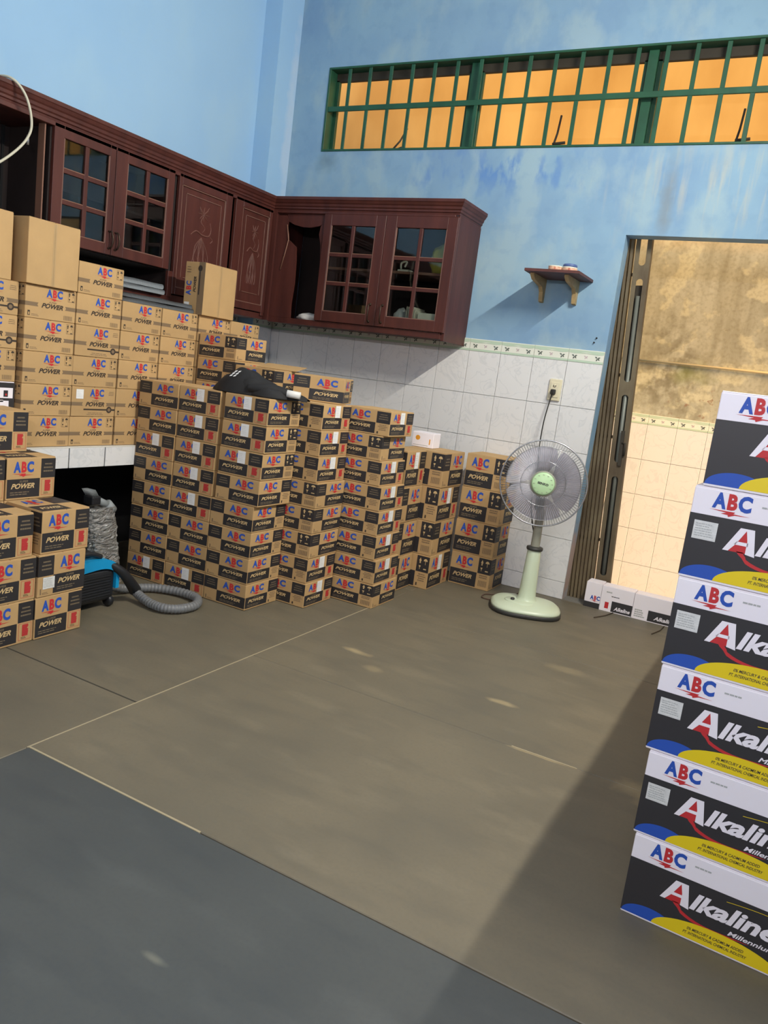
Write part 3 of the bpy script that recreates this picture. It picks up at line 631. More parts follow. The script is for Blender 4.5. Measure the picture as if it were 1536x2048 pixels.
# cartons laid along the door sill
def sill_face(w_, h_, kind):
    F = Face(['white_board']); F.rect(0, h_ * 0.28 if kind == 0 else 0.0, w_, h_, 'white_board', 1)
    if kind == 0: F.abc(w_ * 0.35, h_ * 0.27, w_ * 0.98, h_ * 0.50, 2); F.rect(0, 0, w_, h_ * 0.22, 'alk_black', 2)
    elif kind == 1:
        F.rect(w_ * 0.36, 0.004, w_, h_ * 0.46, 'alk_black', 2); F.text('Alkaline', w_ * 0.45, h_ * 0.10, w_ * 0.95, h_ * 0.26, 'white_board', 3, 0.03, 0.3); F.rect(w_ * 0.15, h_ * 0.12, w_ * 0.27, h_ * 0.38, 'red_ink', 2)
        F.lines(w_ * 0.15, h_ * 0.76, w_ * 0.4, h_ * 0.82, 1, 'label_line', 2, 0.9); F.lines(w_ * 0.32, h_ * 0.62, w_ * 0.68, h_ * 0.67, 1, 'alk_black', 2, 0.6)
    else:
        F.rect(w_ * 0.36, 0.004, w_, h_ * 0.46, 'alk_black', 2); F.text('Alkaline', w_ * 0.5, h_ * 0.12, w_ * 0.97, h_ * 0.28, 'white_board', 3, 0.03, 0.3); F.lines(w_ * 0.05, h_ * 0.08, w_ * 0.3, h_ * 0.42, 4, 'label_line', 2, 0.6)
    return F.done('face_print')
for x0, w_, h_, k, lab in ((0.128, 0.088, 0.148, 0, 'narrow white battery carton on the door sill touching the rusty gate'), (0.218, 0.178, 0.144, 1, 'white carton with a red stamp on the door sill'), (0.398, 0.235, 0.142, 2, 'plain white topped carton on the sill running behind the alkaline stack')):
    o = carton('sill_carton', lab, 'cartons along the door sill', x0, -0.016, 0, w_, 0.092, h_, 0, 'white_board'); put_face(o, sill_face(w_, h_ - 0.004, k), '-y', w_, 0.092)
for (a, c, lab) in (((0.30, -0.03, 0.004), (0.24, -0.22, 0.003), 'thin dark strip on the floor below the red stamped carton'), ((0.58, -0.04, 0.004), (0.55, -0.25, 0.003), 'thin dark strip on the floor beside the alkaline stack')):
    q = MB(); q.tube([a, ((a[0] + c[0]) / 2 + 0.01, (a[1] + c[1]) / 2, 0.004), c], 0.003, 6); tag(q.build('packing_strip', 'twig'), lab, 'strip')

# ------------------------------------------------------------------ wall cabinets
def crown(name, par, path):
    """moulded cornice swept along a plan path (outward offset given by the profile)"""
    prof = [(0.0, 2.05), (0.008, 2.05), (0.010, 2.060), (0.016, 2.064), (0.016, 2.074), (0.022, 2.080), (0.024, 2.092), (0.030, 2.098), (0.036, 2.110), (0.040, 2.114), (0.040, 2.130), (0.0, 2.130)]
    q = MB(); n = len(prof); rings = []
    for i, (p, nrm) in enumerate(path): rings.append([(p[0] + nrm[0] * a, p[1] + nrm[1] * a, z) for a, z in prof])
    for i in range(len(rings) - 1):
        vs = rings[i] + rings[i + 1]; q.add(vs, [(k, (k + 1) % n, n + (k + 1) % n, n + k) for k in range(n)])
    q.add(rings[0], [tuple(range(n))]); q.add(rings[-1], [tuple(range(n))[::-1]])
    return q.build(name, 'wood', par)
class Loc:
    """maps cabinet front coordinates (a along the run, z up, t out from the door face) to the room"""
    def __init__(s, fn): s.fn = fn
    def box(s, name, par, a0, z0, t0, a1, z1, t1, m='wood', r=0.0015):
        p = s.fn(a0, z0, t0); p2 = s.fn(a1, z1, t1); lo = [min(x, y) for x, y in zip(p, p2)]; hi = [max(x, y) for x, y in zip(p, p2)]
        q = MB(); q.bbox(lo, hi, r, 0, 1); return q.build(name, m, par)
LW = Loc(lambda a, z, t: (-2.09 + t, a, z)); BWc = Loc(lambda a, z, t: (a, -0.33 - t, z))
def handle(K, par, a, z0, z1):
    q = MB(); pts = [K.fn(a, z0, 0.0), K.fn(a, z0 + 0.006, 0.018), K.fn(a + 0.003, (z0 + z1) / 2, 0.026), K.fn(a, z1 - 0.006, 0.018), K.fn(a, z1, 0.0)]
    q.tube(spline(pts, 5), 0.0045, 6)
    for z in (z0, z1): c = K.fn(a, z, 0.002); q.lathe([(0, -0.003), (0.009, -0.003), (0.007, 0.003), (0, 0.004)], 10, 0, c, 'y' if K is BWc else 'z')
    return q.build('handle', 'bronze', par)
def glass_door(K, cab, a0, a1, z0, z1, g0, g1, y0, y1, hand_a, hz0, hz1):
    q = obj('door', None, cab); th = 0.02
    K.box('stile', q, a0, z0, -th, g0, z1, 0); K.box('stile', q, g1, z0, -th, a1, z1, 0)
    K.box('rail', q, g0, z0, -th, g1, y0, 0); K.box('rail', q, g0, y1, -th, g1, z1, 0)
    mid = (g0 + g1) / 2; mw = 0.011
    for k in (1, 2): zz = y0 + (y1 - y0) * k / 3; K.box('muntin', q, g0, zz - mw, -0.016, g1, zz + mw, -0.004)
    K.box('muntin', q, mid - mw, y0, -0.014, mid + mw, y1, -0.002)
    for e0, f0, e1, f1 in ((g0, y0, g1, y0 + 0.006), (g0, y0, g0 + 0.006, y1), (g1 - 0.006, y0, g1, y1)): K.box('bead', q, e0, f0, -0.010, e1, f1, -0.001, 'wood_dusty')
    for k in (1, 2): zz = y0 + (y1 - y0) * k / 3; K.box('bead', q, g0, zz + mw - 0.004, -0.008, g1, zz + mw + 0.001, -0.003, 'wood_worn')
    for i in range(2):
        for j in range(3):
            K.box('pane', q, (g0, mid)[i], y0 + (y1 - y0) * j / 3, -0.0135, (mid, g1)[i], y0 + (y1 - y0) * (j + 1) / 3, -0.0115, 'glass', 0.0003)
    handle(K, q, hand_a, hz0, hz1); return q
def carved_door(K, cab, a0, a1, z0, z1, p0, p1, y0, y1):
    q = obj('door', None, cab)
    for r in ((a0, z0, p0, z1), (p1, z0, a1, z1), (p0, z0, p1, y0), (p0, y1, p1, z1)): K.box('stile' if r[3] - r[1] > 0.3 else 'rail', q, r[0], r[1], -0.02, r[2], r[3], 0)
    K.box('panel', q, p0, y0, -0.018, p1, y1, -0.010)
    for r in ((p0, y0, p0 + 0.006, y1), (p1 - 0.006, y0, p1, y1), (p0, y0, p1, y0 + 0.006), (p0, y1 - 0.006, p1, y1)): K.box('moulding', q, r[0], r[1], -0.010, r[2], r[3], -0.002, 'wood_dusty')
    i0, i1, j0, j1 = p0 + 0.04, p1 - 0.03, y0 + 0.06, y1 - 0.035
    for r in ((i0, j1 - 0.004, i1, j1), (i0, j0, i0 + 0.003, j1), (i1 - 0.003, j0, i1, j1), (i0 + 0.02, j0, i1 - 0.02, j0 + 0.004)): K.box('inner_bead', q, r[0], r[1], -0.010, r[2], r[3], -0.006, 'wood_dusty', 0.0005)
    # carved flowers and ribbon
    S = MB(); W = i1 - i0; H = j1 - j0
    def stroke(P, r=0.0026):
        S.tube(spline([K.fn(i0 + W * u, j0 + H * v, -0.010) for u, v in P], 6), r, 5, rf=lambda t: r * (0.5 + 0.8 * math.sin(pi * min(1, t + 0.1))))
    rr = random.Random(int(a0 * 1000))
    for ang in range(0, 360, 45): c, s_ = math.cos(math.radians(ang)), math.sin(math.radians(ang)); stroke([(0.52, 0.82), (0.52 + 0.09 * c, 0.82 + 0.05 * s_), (0.52 + 0.17 * c + 0.02, 0.82 + 0.09 * s_)])
    stroke([(0.52, 0.80), (0.46, 0.72), (0.58, 0.66), (0.52, 0.6)]); stroke([(0.2, 0.54), (0.34, 0.60), (0.52, 0.57), (0.70, 0.58), (0.76, 0.66), (0.72, 0.74)], 0.004); stroke([(0.76, 0.5), (0.82, 0.54), (0.74, 0.58)])
    for k in range(7):
        u = 0.28 + 0.07 * k; stroke([(0.50, 0.54), (0.5 + (u - 0.5) * 0.7, 0.42), (u + 0.03 * (-1) ** k, 0.28), (u + rr.uniform(-0.05, 0.05), 0.13)])
    for k in range(5): stroke([(0.32 + 0.09 * k, 0.12), (0.36 + 0.09 * k, 0.2 + 0.04 * (k % 2)), (0.30 + 0.09 * k, 0.3)])
    stroke([(0.40, 0.90), (0.44, 0.84), (0.5, 0.82)]); stroke([(0.66, 0.92), (0.6, 0.86), (0.52, 0.82)])
    S.build('carving', 'wood_carved', q); return q
# left wing
cl = thing('wall_cabinet', 'dark red wooden wall cabinet running along the left wall, one compartment open', 'cabinet', (0, 0, 0))
YL0, YL1 = -2.98, -0.335
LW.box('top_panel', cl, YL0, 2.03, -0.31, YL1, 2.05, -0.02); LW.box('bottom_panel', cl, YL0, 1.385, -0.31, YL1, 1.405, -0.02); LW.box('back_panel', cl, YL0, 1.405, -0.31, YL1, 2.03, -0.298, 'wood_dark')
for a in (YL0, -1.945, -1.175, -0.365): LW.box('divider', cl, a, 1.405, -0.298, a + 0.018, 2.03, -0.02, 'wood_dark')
LW.box('face_stile', cl, -1.19, 1.405, -0.02, -1.156, 1.54, 0.0); LW.box('face_stile', cl, -0.37, 1.405, -0.02, -0.345, 1.425, 0.0)
LW.box('face_rail', cl, -1.945, 1.385, -0.02, -1.17, 1.41, 0.0); LW.box('face_rail', cl, -1.17, 1.385, -0.02, YL1, 1.42, -0.012); LW.box('face_rail', cl, YL0, 2.03, -0.02, YL1, 2.05, 0.0)
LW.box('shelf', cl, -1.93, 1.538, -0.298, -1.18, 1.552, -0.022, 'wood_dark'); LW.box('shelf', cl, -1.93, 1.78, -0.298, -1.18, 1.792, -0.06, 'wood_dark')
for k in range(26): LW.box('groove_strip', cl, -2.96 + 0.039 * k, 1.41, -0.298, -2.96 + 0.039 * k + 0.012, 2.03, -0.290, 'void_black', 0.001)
LW.box('door_edge', cl, -1.975, 1.42, -0.06, -1.968, 2.03, -0.018, 'wood_worn', 0.001)
q = MB(); q.lathe([(0, -0.02), (0.006, -0.02), (0.006, 0.02), (0, 0.022)], 10, 0, (-2.13, -2.04, 1.94)); q.build('hinge', 'guard_wire', cl)
crown('cornice', cl, [((-2.09 - 0.02, YL0), (1, 0)), ((-2.11, -0.31), (1, -1))])
glass_door(LW, cl, -1.937, -1.588, 1.545, 2.046, -1.885, -1.622, 1.592, 1.995, -1.602, 1.575, 1.655)
glass_door(LW, cl, -1.584, -1.192, 1.545, 2.046, -1.512, -1.236, 1.592, 1.993, -1.562, 1.575, 1.655)
carved_door(LW, cl, -1.155, -0.724, 1.425, 2.046, -1.132, -0.778, 1.461, 1.996)
carved_door(LW, cl, -0.690, -0.340, 1.425, 2.046, -0.625, -0.368, 1.464, 2.0)
# back wing
cb = thing('wall_cabinet', 'dark red wooden cabinet on the back wall with glazed doors and broken panel', 'cabinet', (0, 0, 0))
XB0, XB1 = -2.395, -0.838
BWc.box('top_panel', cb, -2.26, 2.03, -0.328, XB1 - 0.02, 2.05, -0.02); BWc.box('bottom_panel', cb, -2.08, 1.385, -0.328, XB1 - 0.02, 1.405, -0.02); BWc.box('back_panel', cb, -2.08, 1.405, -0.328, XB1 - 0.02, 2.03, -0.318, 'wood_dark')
BWc.box('end_panel', cb, XB1 - 0.02, 1.37, -0.33, XB1, 2.05, -0.0205); q = MB(); q.box((-2.116, -0.334, 1.385), (-2.066, -0.305, 2.05)); q.build('corner_filler', 'wood', cb); BWc.box('face_rail', cb, -2.07, 2.037, -0.02, XB1 - 0.02, 2.05, 0.0); BWc.box('face_rail', cb, -2.07, 1.378, -0.02, XB1 - 0.02, 1.412, -0.012)
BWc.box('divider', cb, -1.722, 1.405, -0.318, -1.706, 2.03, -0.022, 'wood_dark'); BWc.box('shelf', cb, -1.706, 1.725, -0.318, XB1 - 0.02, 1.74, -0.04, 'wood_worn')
BWc.box('corner_post', cb, -2.085, 1.405, -0.3, -2.068, 2.037, -0.02, 'wood')
crown('cornice', cb, [((-2.11, -0.31), (1, -1)), ((XB1 - 0.01, -0.31), (1, -1)), ((XB1 - 0.01, -0.004), (1, 0))])
glass_door(BWc, cb, -1.714, -1.290, 1.414, 2.037, -1.662, -1.352, 1.472, 1.973, -1.328, 1.437, 1.535)
glass_door(BWc, cb, -1.287, -0.838, 1.414, 2.037, -1.219, -0.897, 1.472, 1.973, -1.245, 1.437, 1.535)
# broken board left of the glass doors: pieces around a ragged hole
q = MB()
PL = [(-2.068, 1.412), (-1.900, 1.412), (-1.905, 1.50), (-1.895, 1.62), (-1.900, 1.76), (-1.91, 1.84), (-1.955, 1.872), (-1.972, 1.882), (-1.975, 1.91), (-1.990, 1.955), (-1.985, 1.99), (-2.0, 2.025), (-2.068, 2.025)]
q.prism(PL, 'y', -0.318, -0.308); q.build('broken_panel', 'wood', cb)
q = MB(); q.prism([(-2.0, 2.037), (-1.722, 2.037), (-1.722, 1.985), (-1.76, 1.968), (-1.82, 1.958), (-1.88, 1.960), (-1.94, 1.972), (-1.985, 1.99)], 'y', -0.314, -0.304); q.build('torn_valance', 'wood', cb)
q = MB(); q.prism([(-1.742, 1.97), (-1.722, 1.985), (-1.722, 1.75), (-1.732, 1.86), (-1.75, 1.92)], 'y', -0.318, -0.308); q.build('broken_panel', 'wood', cb)
q = MB(); q.tube([(-1.99, -0.319, 1.97), (-1.968, -0.322, 1.88), (-1.985, -0.322, 1.80), (-2.01, -0.321, 1.70)], 0.004, 5); q.build('split_edge', 'wood_worn', cb)
def lump(name, c, r, m, label, cat, seed=0, sub=3, amp=0.25, flat=True):
    bm = bmesh.new(); bmesh.ops.create_icosphere(bm, subdivisions=sub, radius=1)
    for v in bm.verts:
        k = 1 + amp * noise.noise(v.co * 2.2 + Vector((seed, 0, 0))) + amp * 0.5 * noise.noise(v.co * 5 + Vector((0, seed, 0)))
        v.co = Vector((v.co.x * r[0], v.co.y * r[1], v.co.z * r[2])) * k
        if flat: v.co.z = max(v.co.z, -r[2] * 0.75)
    me = D.meshes.new(name); bm.to_mesh(me); bm.free(); me.materials.append(MATS[m])
    for p in me.polygons: p.use_smooth = True
    lo = min(v.co.z for v in me.vertices)
    return tag(obj(name, me, None, (c[0], c[1], c[2] - lo)), label, cat)
lump('plastic_bag', (-1.81, -0.24, 1.4055), (0.085, 0.055, 0.03), 'bag_white', 'crumpled white plastic bag lying in the broken cabinet compartment', 'bag', 3)
lump('plastic_bag', (-0.945, -0.228, 1.7405), (0.08, 0.055, 0.095), 'yellow_bag', 'yellow plastic bag on the cabinet shelf behind the glass', 'bag', 5)
lump('cloth_bundle', (-1.165, -0.24, 1.4055), (0.045, 0.04, 0.075), 'bag_white', 'pale cloth bundle beside the papers behind the cabinet glass', 'cloth', 8)
q = MB()
for k in range(6): q.box((-1.10 + k * 0.012, -0.303 + 0.002 * k, 1.4055), (-1.094 + k * 0.012, -0.15, 1.545 - 0.012 * (k % 3)))
q.bbox((-1.025, -0.303, 1.4055), (-0.885, -0.16, 1.515), 0.003)
tag(q.build('paper_stack', 'paper_white'), 'white paper box and booklets standing behind the right cabinet glass', 'papers')
q = MB(); q.tube(spline([(-1.20, -0.24, 1.745), (-1.205, -0.24, 1.79), (-1.17, -0.24, 1.80), (-1.18, -0.24, 1.77)], 6), 0.006, 6); q.bbox((-1.215, -0.26, 1.7405), (-1.14, -0.2, 1.755), 0.003)
tag(q.build('hook_holder', 'paper_white'), 'small pale hook on the cabinet shelf behind the glass', 'hook')
# folded grey blanket in the niche under the left glass doors, and a darker one on the cartons before it
def blanket(name, label, m, y0, y1, x0, x1, z0, th, layers, seed):
    root = thing(name, label, 'cloth', (0, 0, 0))
    for l in range(layers):
        q = MB(); zb = z0 + l * th; n = 26; prof = []
        yr = y1 - 0.012 * l
        prof += [(y0 + (yr - th / 2 - y0) * k / 8, 0.001) for k in range(9)]
        prof += [(yr - th / 2 + th / 2 * math.sin(pi * k / 8), th / 2 - th / 2 * math.cos(pi * k / 8) * 0.96) for k in range(1, 8)]
        prof += [(yr - th / 2 + (y0 - yr + th / 2) * k / 8, th - 0.001) for k in range(9)]
        nxx = 12; vs = []; fs = []; P = len(prof)
        for i_ in range(nxx + 1):
            x = x0 + (x1 - x0) * i_ / nxx
            for (y, z) in prof:
                f = noise.noise(Vector((x * 9 + seed, y * 8, l * 3.0)))
                vs.append((x + 0.006 * noise.noise(Vector((y * 12, z * 40, seed))), y + 0.004 * f, zb + z * (1 + 0.25 * f * (z > th * 0.3))))
        for i_ in range(nxx):
            for k in range(P): fs.append((i_ * P + k, i_ * P + (k + 1) % P, (i_ + 1) * P + (k + 1) % P, (i_ + 1) * P + k))
        fs += [tuple(range(P)), tuple(nxx * P + k for k in range(P))[::-1]]
        q.add(vs, fs, 0, True); q.build('fold', m, root)
    return root
blanket('folded_cloth', 'pale grey folded cloth on the open shelf below the glass cabinet doors', 'cloth_grey', -1.80, -1.232, -2.36, -2.062, 1.406, 0.026, 2, 1)
blanket('folded_cloth', 'dark grey folded cloth lying on the kraft cartons beside the upright carton', 'cloth_dark', -1.73, -1.25, -2.055, -1.835, 0.652 + 5 * 0.1345 + 0.0005, 0.022, 2, 5)
# loose white cable over the cornice
q = MB(); q.tube(spline([(-2.39, -2.24, 2.14), (-2.2, -2.20, 2.142), (-2.075, -2.175, 2.139), (-2.035, -2.13, 2.085), (-2.03, -2.10, 1.99), (-2.035, -2.115, 1.92), (-2.04, -2.18, 1.84), (-2.04, -2.28, 1.76), (-2.04, -2.40, 1.70)], 10), 0.0055, 8)
tag(q.build('power_cable', 'cable_white'), 'loose white cable hanging over the left cabinet cornice', 'cable')

# ------------------------------------------------------------------ tiled counter along the left wall
ct = thing('tiled_counter', 'low masonry counter faced with white tiles under the kraft cartons', 'counter', (0, 0, 0))
q = MB(); q.box((-2.399, -3.2, 0.555), (-1.808, -0.72, 0.644)); q.build('slab', 'concrete', ct)
q = MB(); q.box((-2.399, -3.08, -0.001), (-2.30, -0.84, 0.555)); q.build('shade_sheet', 'void_black', ct)  # added black sheet standing in for the shade under the counter
q = MB(); q.bbox((-2.399, -3.2, 0.644), (-1.801, -0.72, 0.651), 0.002); q.build('counter_top', 'counter_top', ct)
tmc = tile_mesh(0.2, 0.092)
for i in range(13): obj('wall_tile', tmc, ct, (-1.8065, -3.224 + 0.2035 * i, 0.5535), pi / 2)
for y in (-3.18, -0.84): q = MB(); q.box((-2.399, y, -0.01), (-1.83, y + 0.1, 0.555)); q.build('support_wall', 'concrete', ct)

# ------------------------------------------------------------------ kraft cartons stacked on the counter
CW, CH, CD = 0.2485, 0.1345, 0.25; Z0 = 0.652
GK = 'kraft battery cartons stacked on the counter'
KRY = {0: -2.512, 1: -2.250, 2: -1.998, 3: -1.742, 4: -1.486, 5: -1.226, 6: -0.972}
KPH = {0: 'the column beside the black white carton', 1: 'the column under the tall blank carton by the cabinet handles', 2: 'the six high kraft column', 3: 'the column beside the grey cloth', 4: 'the column beside the upright carton', 5: 'the column under the upright carton', 6: 'the last column before the tiled wall'}
def kcarton(col, lev, label, x1=-1.815, var='icon', h=CH, show=True, dy=0.0):
    o = carton('kraft_carton', label, GK, x1 - CD, KRY[col] + dy, Z0 + lev * CH, CD, CW, h, math.radians(R_.uniform(-0.5, 0.5)))
    if show: put_face(o, kraft_face(CW, CH, var), '+x', CD, CW); put_face(o, kraft_face(CD, CH, 'icon'), '-y', CD, CW)
    return o
for col, n in ((1, 5), (2, 6), (3, 5), (4, 5), (5, 5), (6, 5)):
    for lev in range(n):
        var = 'spanner' if (col, lev) in ((2, 1), (2, 3)) else 'icon'
        x1 = -1.815 + R_.uniform(-0.003, 0.003)
        lab = f'kraft battery carton, {ORD[lev]} above the counter in {KPH[col]}'
        if col == 1: lab = f'kraft battery carton, {ORD[lev]} above the counter beneath the tall blank carton'
        o = kcarton(col, lev, lab, x1, var, show=(col < 5 or lev == 4))
        if (col, lev) == (2, 1): put_face(o, sticker(0.04, 0.042), '+x', CD, CW, 'white_label', 0.022, 0.08)
# column with the black and white carton at its foot
alkC = carton('alkaline_carton', 'black and white alkaline carton on the counter under kraft cartons', None, -1.842 - 0.25, KRY[0], Z0, 0.25, CW, 2 * CH, 0, 'white_board')
F = Face(['alk_black'])
hh = 2 * CH - 0.004
for (a, c, e, f, m_) in ((0, 0, 1, 1, 'alk_black'),): F.rect(a * CW, c * hh, e * CW, f * hh, m_, 1)
for (a, c, e, f) in ((0.40, 0.86, 0.70, 0.96), (0.30, 0.76, 0.97, 0.92), (0.35, 0.70, 0.80, 0.73), (0.2, 0.60, 0.52, 0.68), (0.62, 0.63, 0.9, 0.72), (0.0, 0.47, 0.58, 0.56), (0.56, 0.32, 0.97, 0.46), (0.0, 0.26, 0.45, 0.31)): F.rect(a * CW, c * hh, e * CW, f * hh, 'white_board', 2)
F.abc(CW * 0.42, hh * 0.78, CW * 0.62, hh * 0.90, 3); F.rect(CW * 0.80, hh * 0.78, CW * 0.88, hh * 0.88, 'alk_black', 3); F.rect(CW * 0.83, hh * 0.80, CW * 0.86, hh * 0.83, 'red_ink', 4); F.lines(CW * 0.6, hh * 0.34, CW * 0.93, hh * 0.4, 2, 'label_line', 3, 0.5); F.lines(CW * 0.6, hh * 0.52, CW * 0.93, hh * 0.6, 2, 'white_board', 3, 0.4)
put_face(alkC, F.done('face_print'), '+x', 0.25, CW)
for lev in (2, 3, 4): kcarton(0, lev, f'kraft battery carton, {ORD[lev - 2]} above the black and white counter carton', -1.842, 'icon' if lev == 2 else 'spanner')
# upright blank cartons
def upright(label, x1, y0, z0, w_, d_, h_, sideprint=False):
    o = carton('upright_carton', label, 'cartons stood on their sides', x1 - d_, y0, z0, d_, w_, h_, 0)
    F = Face(['tape']); F.rect(w_ * 0.47, 0.004, w_ * 0.53, h_ - 0.006, 'tape', 1); F.rect(w_ * 0.498, 0.004, w_ * 0.502, h_ - 0.006, 'kraft_edge', 2)
    put_face(o, F.done('packing_tape'), '+x', d_, w_, 'packing_tape')
    if sideprint:
        F = Face(['print_brown']); F.text('POWER', d_ * 0.46, h_ * 0.42, d_ * 0.60, h_ * 0.72, 'print_dark', 2, 0.035, 0.3, True)
        F.text('A', d_ * 0.10, h_ * 0.36, d_ * 0.36, h_ * 0.46, 'blue_ink', 2, 0.035, 0, True); F.text('B', d_ * 0.10, h_ * 0.465, d_ * 0.36, h_ * 0.54, 'red_ink', 2, 0.035, 0, True); F.text('C', d_ * 0.10, h_ * 0.545, d_ * 0.36, h_ * 0.63, 'blue_ink', 2, 0.035, 0, True)
        F.rect(d_ * 0.72, h_ * 0.38, d_ * 0.78, h_ * 0.82, 'print_dark', 2); F.poly([(d_ * (0.75 + 0.11 * math.cos(a)), h_ * (0.88 + 0.06 * math.sin(a))) for a in [2 * pi * k / 10 for k in range(10)]], 'print_dark', 2)
        F.lines(d_ * 0.1, h_ * 0.78, d_ * 0.35, h_ * 0.92, 3, 'print_brown', 2, 0.4); F.rect(d_ * 0.68, h_ * 0.0, d_ * 1.0, h_ * 1.0, 'print_brown', 1)
        put_face(o, F.done('face_print'), '-y', d_, w_); put_face(o, sticker(0.034, 0.048), '-y', d_, w_, 'white_label', 0.008, 0.012)
    return o
upright('tall blank kraft carton standing in front of the left glass cabinet door', -1.80, -2.262, Z0 + 5 * CH, 0.25, 0.134, 0.258)
upright('tall blank kraft carton in front of the open dark cabinet compartment', -1.845, -2.548, Z0 + 5 * CH, 0.25, 0.134, 0.262)
upright('kraft carton stood on end before the carved door, ABC print turned sideways', -1.79, -1.238, Z0 + 5 * CH, 0.25, 0.134, 0.264, True)

# ------------------------------------------------------------------ black checked cartons on the floor
AX, AY, AZ = 0.2475, 0.2440, 0.1222
GA = 'black checked battery cartons stacked on the floor'
P1 = dict(mirror=True, top='text', bot='tiny'); P2 = dict(mirror=False, top='text', bot='red'); PI = dict(mirror=False, top='icons', bot='bar'); PT = dict(mirror=False, top='text', bot='text'); P1b = dict(mirror=True, top='text', bot='tiny')
LBW, LBH = 0.044, 0.058
def acarton(x0, y0, z0, label, fy=None, fx=None, ly=False, lx=False, w_=AX, d_=AY, h_=AZ, rz=None, name='battery_carton', group=GA):
    o = carton(name, label, group, x0, y0, z0, w_, d_, h_, math.radians(R_.uniform(-0.4, 0.4)) if rz is None else rz)
    if fy: put_face(o, check_face(w_, h_, **fy), '-y', w_, d_)
    if fx: put_face(o, check_face(d_, h_, **fx), '+x', w_, d_)
    if ly: put_face(o, sticker(LBW, h_ * 0.46), '-y', w_, d_, 'white_label', w_ * 0.44, h_ * 0.5)
    if lx: put_face(o, sticker(LBW, h_ * 0.46), '+x', w_, d_, 'white_label', d_ * 0.42, h_ * 0.5)
    return o
def lab(lev, ph): return f'checked carton, {ORD[lev]} from the floor in {ph}'
ph1 = 'the stack touching the tiled counter'
x1 = [-1.797, -1.796, -1.797, -1.798, -1.798, -1.797, -1.796, -1.795]
for k in range(8): acarton(x1[k], -1.620, k * AZ, lab(k, ph1), P2 if k in (0, 5) else P1, None, ly=k in (0, 5))
ph2 = 'the stack left of the jacket stack'
x2 = [-1.546, -1.546, -1.547, -1.547, -1.545, -1.544, -1.543, -1.544]
for k in range(8): acarton(x2[k], -1.617, k * AZ, lab(k, ph2), P1 if k in (1, 2) else P2, None, ly=k not in (1, 2))
ph3 = 'the stack with the black jacket on top'
x3 = [-1.046, -1.047, -1.049, -1.048, -1.030, -1.028, -1.025, -1.022]
for k in range(8): acarton(x3[k] - AX, -1.617, k * AZ, lab(k, ph3), P2 if k > 4 else P1, PI if k > 4 else PT, ly=k > 4)
ph4 = 'the stack under the turned carton'
x4 = [-0.890, -0.892, -0.890, -0.888, -0.886, -0.896, -0.898, -0.900]
for k in range(8): acarton(x4[k] - AX, -1.366, k * AZ, lab(k, ph4), PI if k in (2, 3, 4) else PT, P1b if k in (2, 3, 4) else P2, lx=k not in (2, 3, 4))
ph5 = 'the stack before the small white box'
x5 = [-0.664, -0.670, -0.682, -0.685, -0.690, -0.705, -0.718, -0.690]
for k in range(8): acarton(x5[k] - AX, -1.100, k * AZ, lab(k, ph5), PI if k in (0, 6) else PT, P1b if k in (0, 6) else P2, lx=k not in (0, 6))
a24 = math.radians(22); cx, cy = -1.129, -1.30
ux, uy = math.cos(a24), math.sin(a24); cxc = cx + ux * AX / 2 - uy * AY / 2; cyc = cy + uy * AX / 2 + ux * AY / 2
o = acarton(cxc - AX / 2, cyc - AY / 2, 8 * AZ, 'checked carton turned askew on top of its stack behind the black jacket', P1, PI, rz=a24)
ph6 = 'the corner stack before the kraft cartons'
for k in range(10): acarton(-1.798, -1.229, k * 0.124, lab(k, ph6), PI if k == 9 else PT, P1b, h_=0.124, rz=0.0)
ph7 = 'the corner stack with a raised lid'
for k in range(9):
    o = acarton(-1.546, -1.229, k * AZ, lab(k, ph7), PI, P1b, rz=0.0)
q = MB(); q.bbox((-0.10, 0.0, 0.0), (0.15, 0.10, 0.003), 0.001, 0, 1); fl_ = q.build('lid_flap', 'kraft', o, (0.0, 0.02, AZ)); fl_.rotation_euler = (math.radians(14), 0, 0)
# taller checked cartons by the back wall
BX, BY, BH = 0.2500, 0.2300, 0.1925
GB = 'tall checked cartons by the tiled wall'
def bstack(x1s, y0, n, ph, fy, fx, lx, d_=BY):
    for k in range(n): acarton(x1s[k] - BX, y0, k * BH, f'tall checked carton, {ORD[k]} from the floor in {ph}', fy(k), fx(k), lx=lx(k), w_=BX, d_=d_, h_=BH, name='tall_carton', group=GB)
bstack([-0.735, -0.737, -0.733, -0.735], -0.775, 4, 'the stack behind the eight high checked stack', lambda k: PT, lambda k: P2 if k == 3 else P1b, lambda k: k == 3)
bstack([-0.631, -0.634, -0.632, -0.628], -0.535, 4, 'the middle tall carton stack', lambda k: PI if k % 2 else PT | dict(top='icons'), lambda k: P1b if k % 2 else P2, lambda k: k % 2 == 0, 0.278)
bstack([-0.373, -0.375, -0.370, -0.366], -0.247, 4, 'the stack beside the standing fan', lambda k: PI, lambda k: P1b, lambda k: False)
o = carton('white_box', 'small white box with an orange dot on the tall cartons', None, -0.898, -0.42, 4 * BH, 0.13, 0.11, 0.085, math.radians(4), 'white_board', 'box')
F = Face(['orange_ink']); F.poly([(0.035 + 0.014 * math.cos(a), 0.052 + 0.014 * math.sin(a)) for a in [2 * pi * k / 12 for k in range(12)]], 'orange_ink', 1); F.rect(0.105, 0.02, 0.112, 0.05, 'orange_ink', 1); F.rect(0.01, 0.01, 0.10, 0.013, 'label_line', 1); put_face(o, F.done('face_print'), '-y', 0.13, 0.11)
